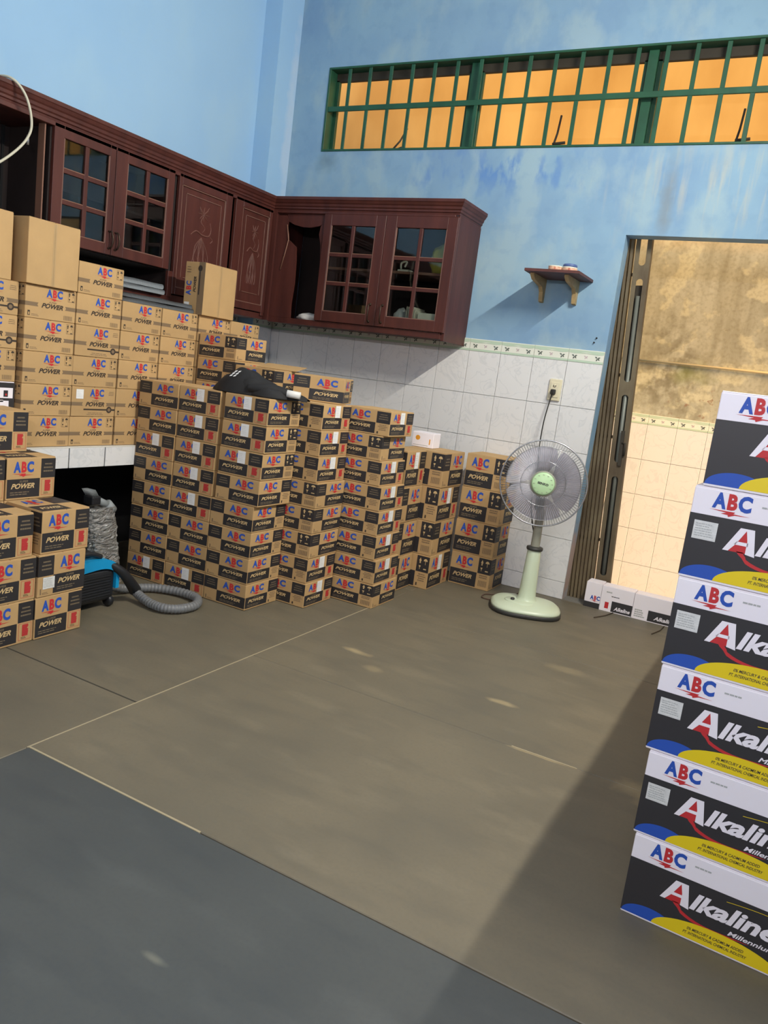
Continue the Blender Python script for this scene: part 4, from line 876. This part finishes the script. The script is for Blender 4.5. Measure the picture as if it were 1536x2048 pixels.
# stepped pile of checked cartons in front of the counter
FD, FWd, FH = 0.206, 0.2150, 0.1650
GF = 'checked cartons piled by the vacuum cleaner'
def fcarton(x1, y0, z0, label, fx, lx=None, d_=FD, top=False):
    o = acarton(x1 - d_, y0, z0, label, PT, fx, w_=d_, d_=FWd, h_=FH, name='checked_carton', group=GF, rz=math.radians(R_.uniform(-0.8, 0.8)))
    if lx: put_face(o, sticker(0.052, 0.046, 'silver_label'), '+x', d_, FWd, 'silver_label', *lx)
    if top:
        F = Face(['black_print']); e = FWd
        F.rect(FWd * 0.60, 0.10, FWd - 0.003, d_ - 0.004, 'black_print', 1); F.rect(0.003, 0.003, FWd * 0.62, 0.088, 'black_print', 1); F.text('POWER', FWd * 0.12, 0.03, FWd * 0.54, 0.06, 'print_beige', 2, 0.03, 0.3); F.abc(FWd * 0.14, 0.11, FWd * 0.5, 0.18)
        t = obj('top_print', F.done('top_print'), o, (d_ / 2, -FWd / 2, FH - 0.0003)); t.rotation_euler = (-pi / 2, 0, pi / 2)
    return o
PV = dict(mirror=True, top='text', bot='tiny')
fcarton(-1.335, -2.512, 0.0, 'checked carton on the floor at the vacuum end of the stepped pile', P2)
fcarton(-1.338, -2.730, 0.0, 'checked carton on the floor, second from the vacuum end of the pile', P2)
fcarton(-1.333, -2.508, FH, 'checked carton with a silver sticker in the stepped pile', PV, (0.022, 0.03))
fcarton(-1.338, -2.728, FH, 'second level checked carton beside the silver stickered one', P2)
fcarton(-1.338, -2.497, 2 * FH, 'checked carton with open view of its top at the pile step', P2, top=True)
fcarton(-1.342, -2.745, 2 * FH, 'third level checked carton farther from the vacuum at the pile step', P2, top=True)
for k in range(3):
    for j, y0 in enumerate((-2.500, -2.718)): fcarton(-1.549, y0, k * FH, f'checked carton, {ORD[k]} from the floor in the {("inner", "outer")[j]} back row of the pile', None, d_=0.2)
fcarton(-1.547, -2.497, 3 * FH, 'fourth level checked carton against the counter edge', P2, d_=0.2, top=True)
fcarton(-1.549, -2.7195, 3 * FH, 'fourth level checked carton farther from the vacuum along the counter', P2, d_=0.2, top=True)
fcarton(-1.672, -2.536, 4 * FH, 'topmost checked carton of the stepped pile before the black white carton', P2, d_=0.158, top=False)

# ------------------------------------------------------------------ tall white and black alkaline stack on the right
AW, AD, AH = 0.395, 0.28, 0.2015
GR = 'white and black alkaline cartons in the tall stack'
for k, du in enumerate((0.0, -0.007, -0.016, -0.020, -0.022, -0.010)):
    o = carton('alkaline_carton', f'white and black alkaline carton, {ORD[k]} from the floor in the tall stack' if k < 5 else 'white and black alkaline carton topping the tall stack', GR, 0.893 + du, -2.645 + 0.002 * k, k * AH, AW, AD, AH, math.radians(-2.4 + (0, 0.3, -0.3, 0.2, 0, 0.8)[k]), 'white_board')
    put_face(o, alk_face(AW, AH), '-y', AW, AD)
    if 0 < k < 5: put_face(o, sticker(0.048, 0.040, 'silver_label'), '-y', AW, AD, 'silver_label', 0.012, 0.088)
    F = Face(['alk_black']); F.rect(0.0, 0.006, AD - 0.002, 0.142, 'alk_black', 1); put_face(o, F.done('face_print'), '-x', AW, AD)

FNX = Face(['alk_black']); FNX.rect(0.0, 0.006, AD - 0.002, 0.142, 'alk_black', 1); FNX = FNX.done('face_print')
for j in range(6):
    for k in range(6):
        o = carton('alkaline_carton', f'alkaline carton, {ORD[k]} from the floor in the {ORD[j + 1]} alkaline stack from the tall front one', 'alkaline cartons behind the front stack', 0.880 + R_.uniform(-0.004, 0.006), -2.335 + j * 0.290, k * AH, AW, AD, AH, 0.0, 'white_board')
        put_face(o, FNX, '-x', AW, AD)

# ------------------------------------------------------------------ standing fan
fan = thing('standing_fan', 'pale green standing fan in front of the tiled wall by the doorway', 'fan', (-0.088, -0.425, 0.0), 0)
def rrect(a, b, n=48, p=2.8): return [(a * (abs(math.cos(t)) ** (2 / p)) * (1 if math.cos(t) >= 0 else -1), b * (abs(math.sin(t)) ** (2 / p)) * (1 if math.sin(t) >= 0 else -1)) for t in [2 * pi * k / n for k in range(n)]]
def loft(q, rings, mi=0):
    n = len(rings[0]); vs = [p for r in rings for p in r]; fs = []
    for i in range(len(rings) - 1):
        for k in range(n): fs.append((i * n + k, i * n + (k + 1) % n, (i + 1) * n + (k + 1) % n, (i + 1) * n + k))
    fs += [tuple(range(n))[::-1], tuple((len(rings) - 1) * n + k for k in range(n))]; q.add(vs, fs, mi, True)
ang = math.radians(22)
def ring(a, b, z, dx=0, dy=0):
    c, s_ = math.cos(ang), math.sin(ang); return [((x * c - y * s_) + dx, (x * s_ + y * c) + dy, z) for x, y in rrect(a, b)]
q = MB(); loft(q, [ring(0.185, 0.165, 0.0), ring(0.190, 0.170, 0.006), ring(0.190, 0.170, 0.018), ring(0.186, 0.166, 0.022)]); q.build('base_rim', 'fan_dark', fan)
q = MB(); loft(q, [ring(0.186, 0.166, 0.022), ring(0.184, 0.164, 0.034), ring(0.165, 0.146, 0.048), ring(0.11, 0.10, 0.058), ring(0.065, 0.06, 0.064)]); base = q.build('base', 'fan_cream', fan)
q = MB(); loft(q, [[(0.085 * math.cos(t) - 0.02, 0.062 * math.sin(t) - 0.055, 0.054 - 0.02 * 0.062 * 0 + 0.000) for t in [2 * pi * k / 40 for k in range(40)]], [(0.078 * math.cos(t) - 0.02, 0.056 * math.sin(t) - 0.052, 0.0615) for t in [2 * pi * k / 40 for k in range(40)]]]); q.build('control_panel', 'fan_cream', base)
q = MB(); q.lathe([(0.011, 0.06), (0.011, 0.07), (0.008, 0.072), (0, 0.072)], 14, 0, (-0.055, -0.065, 0)); q.build('knob', 'fan_dark', base)
F = Face(['fan_dark']); F.text('SENKO', -0.03, 0.0, 0.03, 0.009, 'fan_dark', 1, 0.02); t = obj('lettering', F.done('lettering'), base, (0.0, -0.03, 0.0618)); t.rotation_euler = (-pi / 2 + pi, 0, 0); t.rotation_euler = (-pi / 2, 0, 0)
q = MB(); q.lathe([(0.060, 0.058), (0.052, 0.066), (0.047, 0.08), (0.044, 0.12), (0.036, 0.335), (0.034, 0.345), (0.0, 0.345)], 32); q.build('column', 'fan_cream', fan)
q = MB(); q.lathe([(0.030, 0.336), (0.042, 0.338), (0.044, 0.346), (0.042, 0.354), (0.028, 0.358), (0.0, 0.358)], 32); q.build('height_collar', 'fan_dark', fan)
q = MB(); q.lathe([(0.024, 0.355), (0.022, 0.52), (0.024, 0.56), (0.0, 0.56)], 24); q.build('pole', 'fan_grey', fan)
HC = Vector((-0.0, -0.045, 0.700))      # guard centre in fan coordinates
head = obj('fan_head', None, fan, HC); fdir = (Vector((1.05, -4.4, 1.155)) - (Vector(fan.location) + HC)); fdir.z *= 0.35
head.rotation_euler = (math.radians(-4), 0, math.atan2(fdir.y, fdir.x) + pi / 2)
q = MB(); q.lathe([(0.0, -0.15), (0.03, -0.148), (0.055, -0.13), (0.062, -0.08), (0.058, -0.045), (0.0, -0.04)], 24, axis='y'); q.bbox((-0.025, 0.06, -0.15), (0.025, 0.11, -0.03), 0.01); q.build('motor', 'fan_grey', head)
GRD = 0.222
def guard(q, sgn, rim_y, dome):
    def pt(r, a): t = r / GRD; return Vector((r * math.cos(a), -(rim_y + dome * math.sqrt(max(0, 1 - t ** 2.6))) , r * math.sin(a)))
    n = 100
    for k in range(n):
        a = 2 * pi * k / n; q.tube([pt(r, a + sw) for r, sw in ((0.055, 0.0), (0.09, 0.03), (0.13, 0.05), (0.17, 0.06), (0.205, 0.06), (0.218, 0.06), (GRD, 0.06))], 0.0009, 3)
    for r in (0.115, 0.19): q.tube([pt(r, 2 * pi * k / 64) for k in range(64)], 0.0014, 5, closed=True)
q = MB(); guard(q, 1, 0.0, 0.065); q.build('front_guard', 'guard_wire', head)
q = MB(); guard(q, -1, 0.0, -0.055); q.build('rear_guard', 'guard_wire', head)
q = MB(); q.tube([(GRD * math.cos(2 * pi * k / 72), 0, GRD * math.sin(2 * pi * k / 72)) for k in range(72)], 0.004, 8, closed=True); q.build('guard_ring', 'guard_wire', head)
q = MB(); q.lathe([(0.0, 0.075), (0.05, 0.074), (0.057, 0.070), (0.060, 0.062), (0.060, 0.056), (0.0, 0.056)], 40, axis='y'); hub = q.build('hub_badge', 'fan_green', head)
q = MB(); q.lathe([(0.060, 0.055), (0.066, 0.058), (0.066, 0.064), (0.060, 0.066)], 40, axis='y'); q.build('badge_ring', 'fan_grey', hub)
F = Face(['fan_dark']); F.text('SENKO', -0.028, -0.0055, 0.028, 0.0065, 'fan_dark', 1, 0.04)
for k in range(12):
    a = 2 * pi * k / 12 + 0.2; F.rect(0.046 * math.cos(a) - 0.004, 0.046 * math.sin(a) - 0.001, 0.046 * math.cos(a) + 0.004, 0.046 * math.sin(a) + 0.001, 'fan_grey', 1)
t = obj('badge_lettering', F.done('badge_lettering'), hub, (0, -0.0755, 0)); t.rotation_euler = (0, math.radians(8), 0)
for k in range(3):
    q = MB(); vs = []; fs = []; na, nr = 12, 7
    for i in range(nr):
        r = 0.03 + (0.192 - 0.03) * i / (nr - 1); span = math.radians(76 + 44 * math.sin(pi * min(1, i / (nr - 1) * 0.75))); c0 = 2 * pi * k / 3 + 0.25 * i / nr
        for j in range(na): t = j / (na - 1); a = c0 + (t - 0.5) * span; vs.append((r * math.cos(a), -0.004 - 0.022 * (t - 0.5) * (1.2 - 0.4 * i / nr), r * math.sin(a)))
    for i in range(nr - 1):
        for j in range(na - 1): fs.append((i * na + j, i * na + j + 1, (i + 1) * na + j + 1, (i + 1) * na + j))
    q.add(vs, fs, 0, True); q.build('blade', 'fan_blade', head)
q = MB(); q.lathe([(0, 0.03), (0.03, 0.028), (0.036, 0.01), (0.036, -0.02), (0, -0.022)], 24, axis='y'); q.build('blade_hub', 'fan_grey', head)
fo = Vector(fan.location)
q = MB(); q.tube(spline([Vector(p) - fo for p in [(-0.247, -0.035, 1.165), (-0.253, -0.04, 1.12), (-0.262, -0.06, 1.0), (-0.255, -0.09, 0.86), (-0.225, -0.16, 0.76), (-0.205, -0.24, 0.66), (-0.175, -0.33, 0.56), (-0.13, -0.40, 0.47), (-0.105, -0.422, 0.42)]], 10), 0.0035, 8)
q.build('power_cord', 'cord_black', fan)
q = MB(); q.tube(spline([Vector(p) - fo for p in [(-0.115, -0.395, 0.36), (-0.135, -0.385, 0.25), (-0.14, -0.37, 0.16), (-0.15, -0.36, 0.075), (-0.22, -0.30, 0.03), (-0.31, -0.29, 0.007), (-0.355, -0.33, 0.005), (-0.345, -0.40, 0.005), (-0.30, -0.41, 0.005), (-0.255, -0.40, 0.007)]], 10), 0.003, 8); q.build('floor_cord', 'cord_brown', fan)
q = MB(); q.bbox((-0.258, -0.05, 1.155), (-0.232, -0.018, 1.185), 0.006); ob = q.build('plug', 'cord_black', fan); ob.location = -fo
# socket
so = thing('wall_socket', 'cream wall socket with a black plug in it on the white tiles', 'socket', (0, 0, 0))
q = MB(); q.bbox((-0.279, -0.020, 1.122), (-0.206, -0.0085, 1.243), 0.004); q.build('back_plate', 'socket_cream', so)
q = MB(); q.bbox((-0.268, -0.024, 1.140), (-0.217, -0.019, 1.225), 0.002); q.lathe([(0.0, 0.026), (0.009, 0.026), (0.009, 0.022), (0.012, 0.022)], 14, 0, (-0.243, 0, 1.205), 'y'); q.build('socket_face', 'socket_cream', so)
for dx in (-0.006, 0.006): q = MB(); q.bbox((-0.2445 + dx, -0.0275, 1.200), (-0.2415 + dx, -0.0255, 1.210), 0.0004); q.build('slot', 'cord_black', so)

# ------------------------------------------------------------------ small wall shelf
sh = thing('wall_shelf', 'small dark wooden wall shelf on two pale brackets beside the doorway', 'shelf', (0, 0, 0))
q = MB(); q.prism([(-0.445, -0.001), (-0.133, -0.001), (-0.136, -0.292), (-0.432, -0.292)], 'z', 1.783, 1.797); q.build('shelf_board', 'shelf_board', sh)
for x in (-0.405, -0.216):
    q = MB(); P3 = [(-0.002, 1.783), (-0.235, 1.783), (-0.235, 1.772), (-0.20, 1.752), (-0.12, 1.742), (-0.07, 1.735), (-0.045, 1.71), (-0.03, 1.66), (-0.002, 1.655)]
    q.prism([(y, z) for y, z in P3], 'x', x - 0.011, x + 0.011); q.build('bracket', 'bracket_wood', sh)
def dish(c, r, h, label, lid=None):
    d_ = thing('round_dish', label, 'dish', c); q = MB(); q.lathe([(0, 0), (r * 0.9, 0), (r, 0.004), (r, h - 0.006), (0, h - 0.006)], 28); q.build('patterned_side', 'dish_rim', d_)
    q = MB(); q.lathe([(0, h - 0.006), (r, h - 0.006), (r * 1.02, h - 0.002), (r * 0.98, h), (0, h)], 28); q.build('rim', 'dish_white', d_); return d_
dish((-0.285, -0.225, 1.797), 0.038, 0.026, 'small round patterned dish without a lid on the wall shelf')
d_ = dish((-0.21, -0.215, 1.797), 0.040, 0.024, 'small round patterned dish holding a blue lid on the wall shelf')
q = MB(); q.lathe([(0, 0.024), (0.036, 0.024), (0.038, 0.034), (0.034, 0.040), (0, 0.042)], 28); q.build('blue_lid', 'lid_blue', d_)
for k, (x, z) in enumerate(((-0.06, 1.49), (-0.07, 1.465))): q = MB(); q.lathe([(0, 0.012), (0.004, 0.010), (0.004, 0), (0, 0)], 8, 0, (x, 0, z), 'y'); tag(q.build('wall_nail', 'cord_black'), ('upper', 'lower')[k] + ' black nail in the blue wall under the small shelf', 'nail')

# ------------------------------------------------------------------ vacuum cleaner, hose and wrapped attachments
vc = thing('vacuum_cleaner', 'black and blue canister vacuum cleaner beside the stepped carton pile', 'vacuum', (0, 0, 0))
q = MB(); q.bbox((-1.70, -2.262, 0.03), (-1.452, -2.012, 0.185), 0.03, 0, 4); q.build('body', 'vac_black', vc)
for k in range(8): q = MB(); q.bbox((-1.453, -2.235, 0.060 + 0.012 * k), (-1.448, -2.045, 0.066 + 0.012 * k), 0.001, 0, 1); q.build('vent_rib', 'vac_black', vc)
pr = spline([(-2.262, 0.205, 0), (-2.19, 0.222, 0), (-2.11, 0.226, 0), (-2.05, 0.215, 0), (-2.013, 0.185, 0), (-2.002, 0.145, 0), (-2.002, 0.085, 0)], 6)
pi_ = spline([(-2.262, 0.170, 0), (-2.19, 0.178, 0), (-2.11, 0.184, 0), (-2.06, 0.178, 0), (-2.030, 0.162, 0), (-2.020, 0.14, 0), (-2.020, 0.085, 0)], 6)
q = MB()
for i in range(len(pr) - 1): q.prism([(pr[i].x, pr[i].y), (pr[i + 1].x, pr[i + 1].y), (pi_[i + 1].x, pi_[i + 1].y), (pi_[i].x, pi_[i].y)], 'x', -1.69, -1.445)
q.build('top_shell', 'vac_blue', vc)
q = MB(); q.bbox((-1.66, -2.19, 0.205), (-1.50, -2.07, 0.240), 0.015, 0, 3); q.build('lid', 'vac_black', vc)
q = MB(); q.tube(spline([(-1.47, -2.26, 0.212), (-1.47, -2.22, 0.245), (-1.47, -2.15, 0.252), (-1.47, -2.09, 0.232)], 6), 0.012, 8); q.build('carry_handle', 'vac_black', vc)
for (x, y, r) in ((-1.475, -2.03, 0.026), (-1.67, -2.03, 0.026), (-1.475, -2.22, 0.036), (-1.67, -2.22, 0.036)):
    q = MB(); q.lathe([(0, -0.013), (r * 0.8, -0.013), (r, -0.008), (r, 0.008), (r * 0.8, 0.013), (0, 0.013)], 20, 0, (x, y, r), 'y'); q.build('wheel', 'vac_black', vc)
q = MB(); q.tube(spline([(-1.47, -2.06, 0.205), (-1.44, -2.00, 0.160), (-1.435, -1.95, 0.105), (-1.455, -1.895, 0.052)], 6), 0.02, 12, rf=lambda t: 0.016 + 0.012 * t); q.build('hose_cuff', 'vac_black', vc)
q = MB(); hp = spline([(-1.452, -1.90, 0.052), (-1.42, -1.90, 0.035), (-1.33, -1.918, 0.0235), (-1.25, -1.915, 0.0225), (-1.20, -1.86, 0.0225), (-1.20, -1.77, 0.0225), (-1.27, -1.695, 0.0225), (-1.38, -1.69, 0.0225), (-1.48, -1.73, 0.0225), (-1.54, -1.80, 0.0225), (-1.56, -1.88, 0.03), (-1.57, -1.99, 0.07)], 22)
q.tube(hp, 0.021, 12, rf=lambda t: 0.0200 + 0.0016 * math.sin(t * len(hp) * 1.6)); q.build('hose', 'hose_grey', vc)
bg = thing('wrapped_attachments', 'crinkled clear plastic sack of vacuum attachments leaning under the counter', 'bag', (0, 0, 0))
q = MB(); nx, nz_ = 34, 34; vs = []; fs = []
for j in range(nz_ + 1):
    v = j / nz_
    for k in range(nx):
        t = 2 * pi * k / nx; a = 0.095 * (1 - 0.18 * v) * (abs(math.cos(t)) ** 0.7) * (1 if math.cos(t) >= 0 else -1); c = 0.05 * (1 - 0.3 * v) * (abs(math.sin(t)) ** 0.7) * (1 if math.sin(t) >= 0 else -1)
        kk = 1 + 0.10 * noise.noise(Vector((math.cos(t) * 3, math.sin(t) * 3, v * 7))) + 0.16 * noise.noise(Vector((math.cos(t) * 6 + v * 9, math.sin(t) * 6, v * 22)))
        y = -1.830 + a * kk - 0.075 * v; x = -1.735 - c * kk + 0.03 * v; z = 0.003 + 0.385 * v
        vs.append((x, y, z))
for j in range(nz_):
    for k in range(nx): fs.append((j * nx + k, j * nx + (k + 1) % nx, (j + 1) * nx + (k + 1) % nx, (j + 1) * nx + k))
fs += [tuple(range(nx))[::-1], tuple(nz_ * nx + k for k in range(nx))]
q.add(vs, fs, 0, False); q.build('clear_sack', 'film', bg)
q = MB(); q.tube([(-1.735, -1.80, 0.02), (-1.715, -1.86, 0.36)], 0.03, 12); q.build('attachment_pipe', 'acc_grey', bg)
q = MB(); q.bbox((-1.76, -1.90, 0.02), (-1.72, -1.81, 0.30), 0.01); q.build('crevice_tool', 'bag_white', bg)
q = MB(); q.tube([(-1.70, -1.83, 0.365), (-1.70, -1.865, 0.40)], 0.024, 12); q.tube([(-1.70, -1.862, 0.395), (-1.70, -1.93, 0.425)], 0.017, 10); q.build('connector', 'acc_grey', bg)
q = MB(); q.bbox((-1.73, -1.975, 0.405), (-1.67, -1.925, 0.445), 0.006); br = q.build('brush_head', 'vac_black', bg)
q = MB(); 
for i in range(10):
    for j in range(4): q.tube([(-1.728 + 0.006 * i, -1.962 + 0.009 * j, 0.44), (-1.728 + 0.006 * i - 0.002, -1.985 + 0.009 * j, 0.475)], 0.0012, 4)
q.build('bristles', 'acc_grey', br)

# ------------------------------------------------------------------ black jacket thrown over the stacks
jk = thing('black_jacket', 'crumpled black jacket with a white logo thrown over the carton stacks', 'jacket', (0, 0, 0))
ZT = 8 * AZ + 0.0005
spine = spline([(-1.40, -1.53, 0.014), (-1.34, -1.525, 0.066), (-1.27, -1.52, 0.098), (-1.19, -1.51, 0.094), (-1.12, -1.49, 0.066), (-1.06, -1.46, 0.042), (-0.99, -1.44, 0.026), (-0.945, -1.43, 0.010)], 9)
wid = spline([(0.03, 0, 0), (0.075, 0, 0), (0.09, 0, 0), (0.09, 0, 0), (0.085, 0, 0), (0.065, 0, 0), (0.045, 0, 0), (0.02, 0, 0)], 9)
q = MB(); nc = 18; vs = []; fs = []; L = len(spine)
for i, p in enumerate(spine):
    tdir = (spine[min(i + 1, L - 1)] - spine[max(i - 1, 0)]); tdir.z = 0; tdir.normalize(); nrm = Vector((-tdir.y, tdir.x, 0)); W = wid[i].x
    for j in range(nc + 1):
        s_ = -1 + 2 * j / nc; prof = max(0.0, 1 - abs(s_) ** 3.2)
        xy = p + nrm * W * s_; f = noise.noise(Vector((xy.x * 11, xy.y * 11, 1.3))) * 1.3 + 0.3 * math.sin(i * 0.4 + j * 0.9)
        z = ZT + 0.002 + p.z * (prof ** 0.8) * (1 + 0.22 * f * (1 - abs(s_)))
        vs.append((xy.x, xy.y + 0.006 * f, z))
for i in range(L - 1):
    for j in range(nc): fs.append((i * (nc + 1) + j, i * (nc + 1) + j + 1, (i + 1) * (nc + 1) + j + 1, (i + 1) * (nc + 1) + j))
k0 = len(vs)
vs += [(v[0], v[1], ZT) for v in vs]
fs += [tuple(k0 + i for i in f[::-1]) for f in fs]
q.add(vs, fs, 0, True); q.build('cloth_body', 'jacket_black', jk)
q = MB(); q.tube(spline([(-1.17, -1.585, ZT + 0.032), (-1.10, -1.56, ZT + 0.034), (-1.05, -1.53, ZT + 0.032), (-1.01, -1.51, ZT + 0.030)], 8), 0.03, 12, rf=lambda t: 0.018 + 0.010 * math.sin(pi * t)); q.build('sleeve', 'jacket_black', jk)
F = Face(['logo_white'])
for k, (u, v) in enumerate(((0.0, 0.0), (0.006, 0.013), (0.012, 0.026), (0.020, 0.0), (0.026, 0.013), (0.032, 0.026))): F.poly([(u, v), (u + 0.012, v + 0.004), (u + 0.015, v + 0.013), (u + 0.003, v + 0.009)], 'logo_white', 1)
for (c_, r_, sd) in (((-1.215, -1.535, ZT), (0.13, 0.065, 0.083), 2), ((-1.10, -1.53, ZT), (0.10, 0.07, 0.052), 6), ((-1.31, -1.53, ZT), (0.07, 0.055, 0.04), 9)):
    bm = bmesh.new(); bmesh.ops.create_icosphere(bm, subdivisions=4, radius=1)
    for v in bm.verts:
        k = 1 + 0.30 * noise.noise(v.co * 1.7 + Vector((sd, 0, 0))) + 0.16 * noise.noise(v.co * 4.2 + Vector((0, sd, 0))) + 0.05 * abs(noise.noise(v.co * 9 + Vector((0, 0, sd))))
        v.co = Vector((v.co.x * r_[0], v.co.y * r_[1], max(0.001, v.co.z * r_[2] * k))) * (1 if v.co.z < 0 else 1)
    me = D.meshes.new('bunched_cloth'); bm.to_mesh(me); bm.free(); me.materials.append(MATS['jacket_black'])
    for p in me.polygons: p.use_smooth = True
    obj('bunched_cloth', me, jk, c_)
lg = obj('logo', F.done('logo'), jk, (-1.262, -1.612, ZT + 0.072)); lg.rotation_euler = (math.radians(-38), 0, 0)
q = MB(); q.tube([(-1.03, -1.52, ZT + 0.031), (-0.955, -1.485, ZT + 0.026)], 0.0165, 16); q.build('white_roll', 'bag_white', jk)  # separate white roll lying in the sleeve, parented to the jacket

# ------------------------------------------------------------------ lamps
lp = thing('tube_lamp', 'unseen batten lamp, added as a guess on the front wall behind the viewer', 'lamp', (0, 0, 0))
q = MB(); q.bbox((0.2, -4.9495, 2.025), (1.3, -4.91, 2.075), 0.004); q.build('batten', 'lamp_white', lp)
q = MB(); q.tube([(0.25, -4.895, 2.05), (1.25, -4.895, 2.05)], 0.010, 12); q.build('tube', 'tube_glass', lp)
lp = thing('tube_lamp', 'white fluorescent batten lamp high on the right wall', 'lamp', (0, 0, 0))
q = MB(); q.bbox((1.275, -2.6, 2.975), (1.3195, -1.3, 3.025), 0.004); q.build('batten', 'lamp_white', lp)
q = MB(); q.tube([(1.255, -2.55, 3.0), (1.255, -1.35, 3.0)], 0.013, 12); q.build('tube', 'tube_glass', lp)
for y in (-2.58, -1.34): q = MB(); q.bbox((1.24, y, 2.985), (1.28, y + 0.02, 3.015), 0.002); q.build('tube_holder', 'lamp_white', lp)
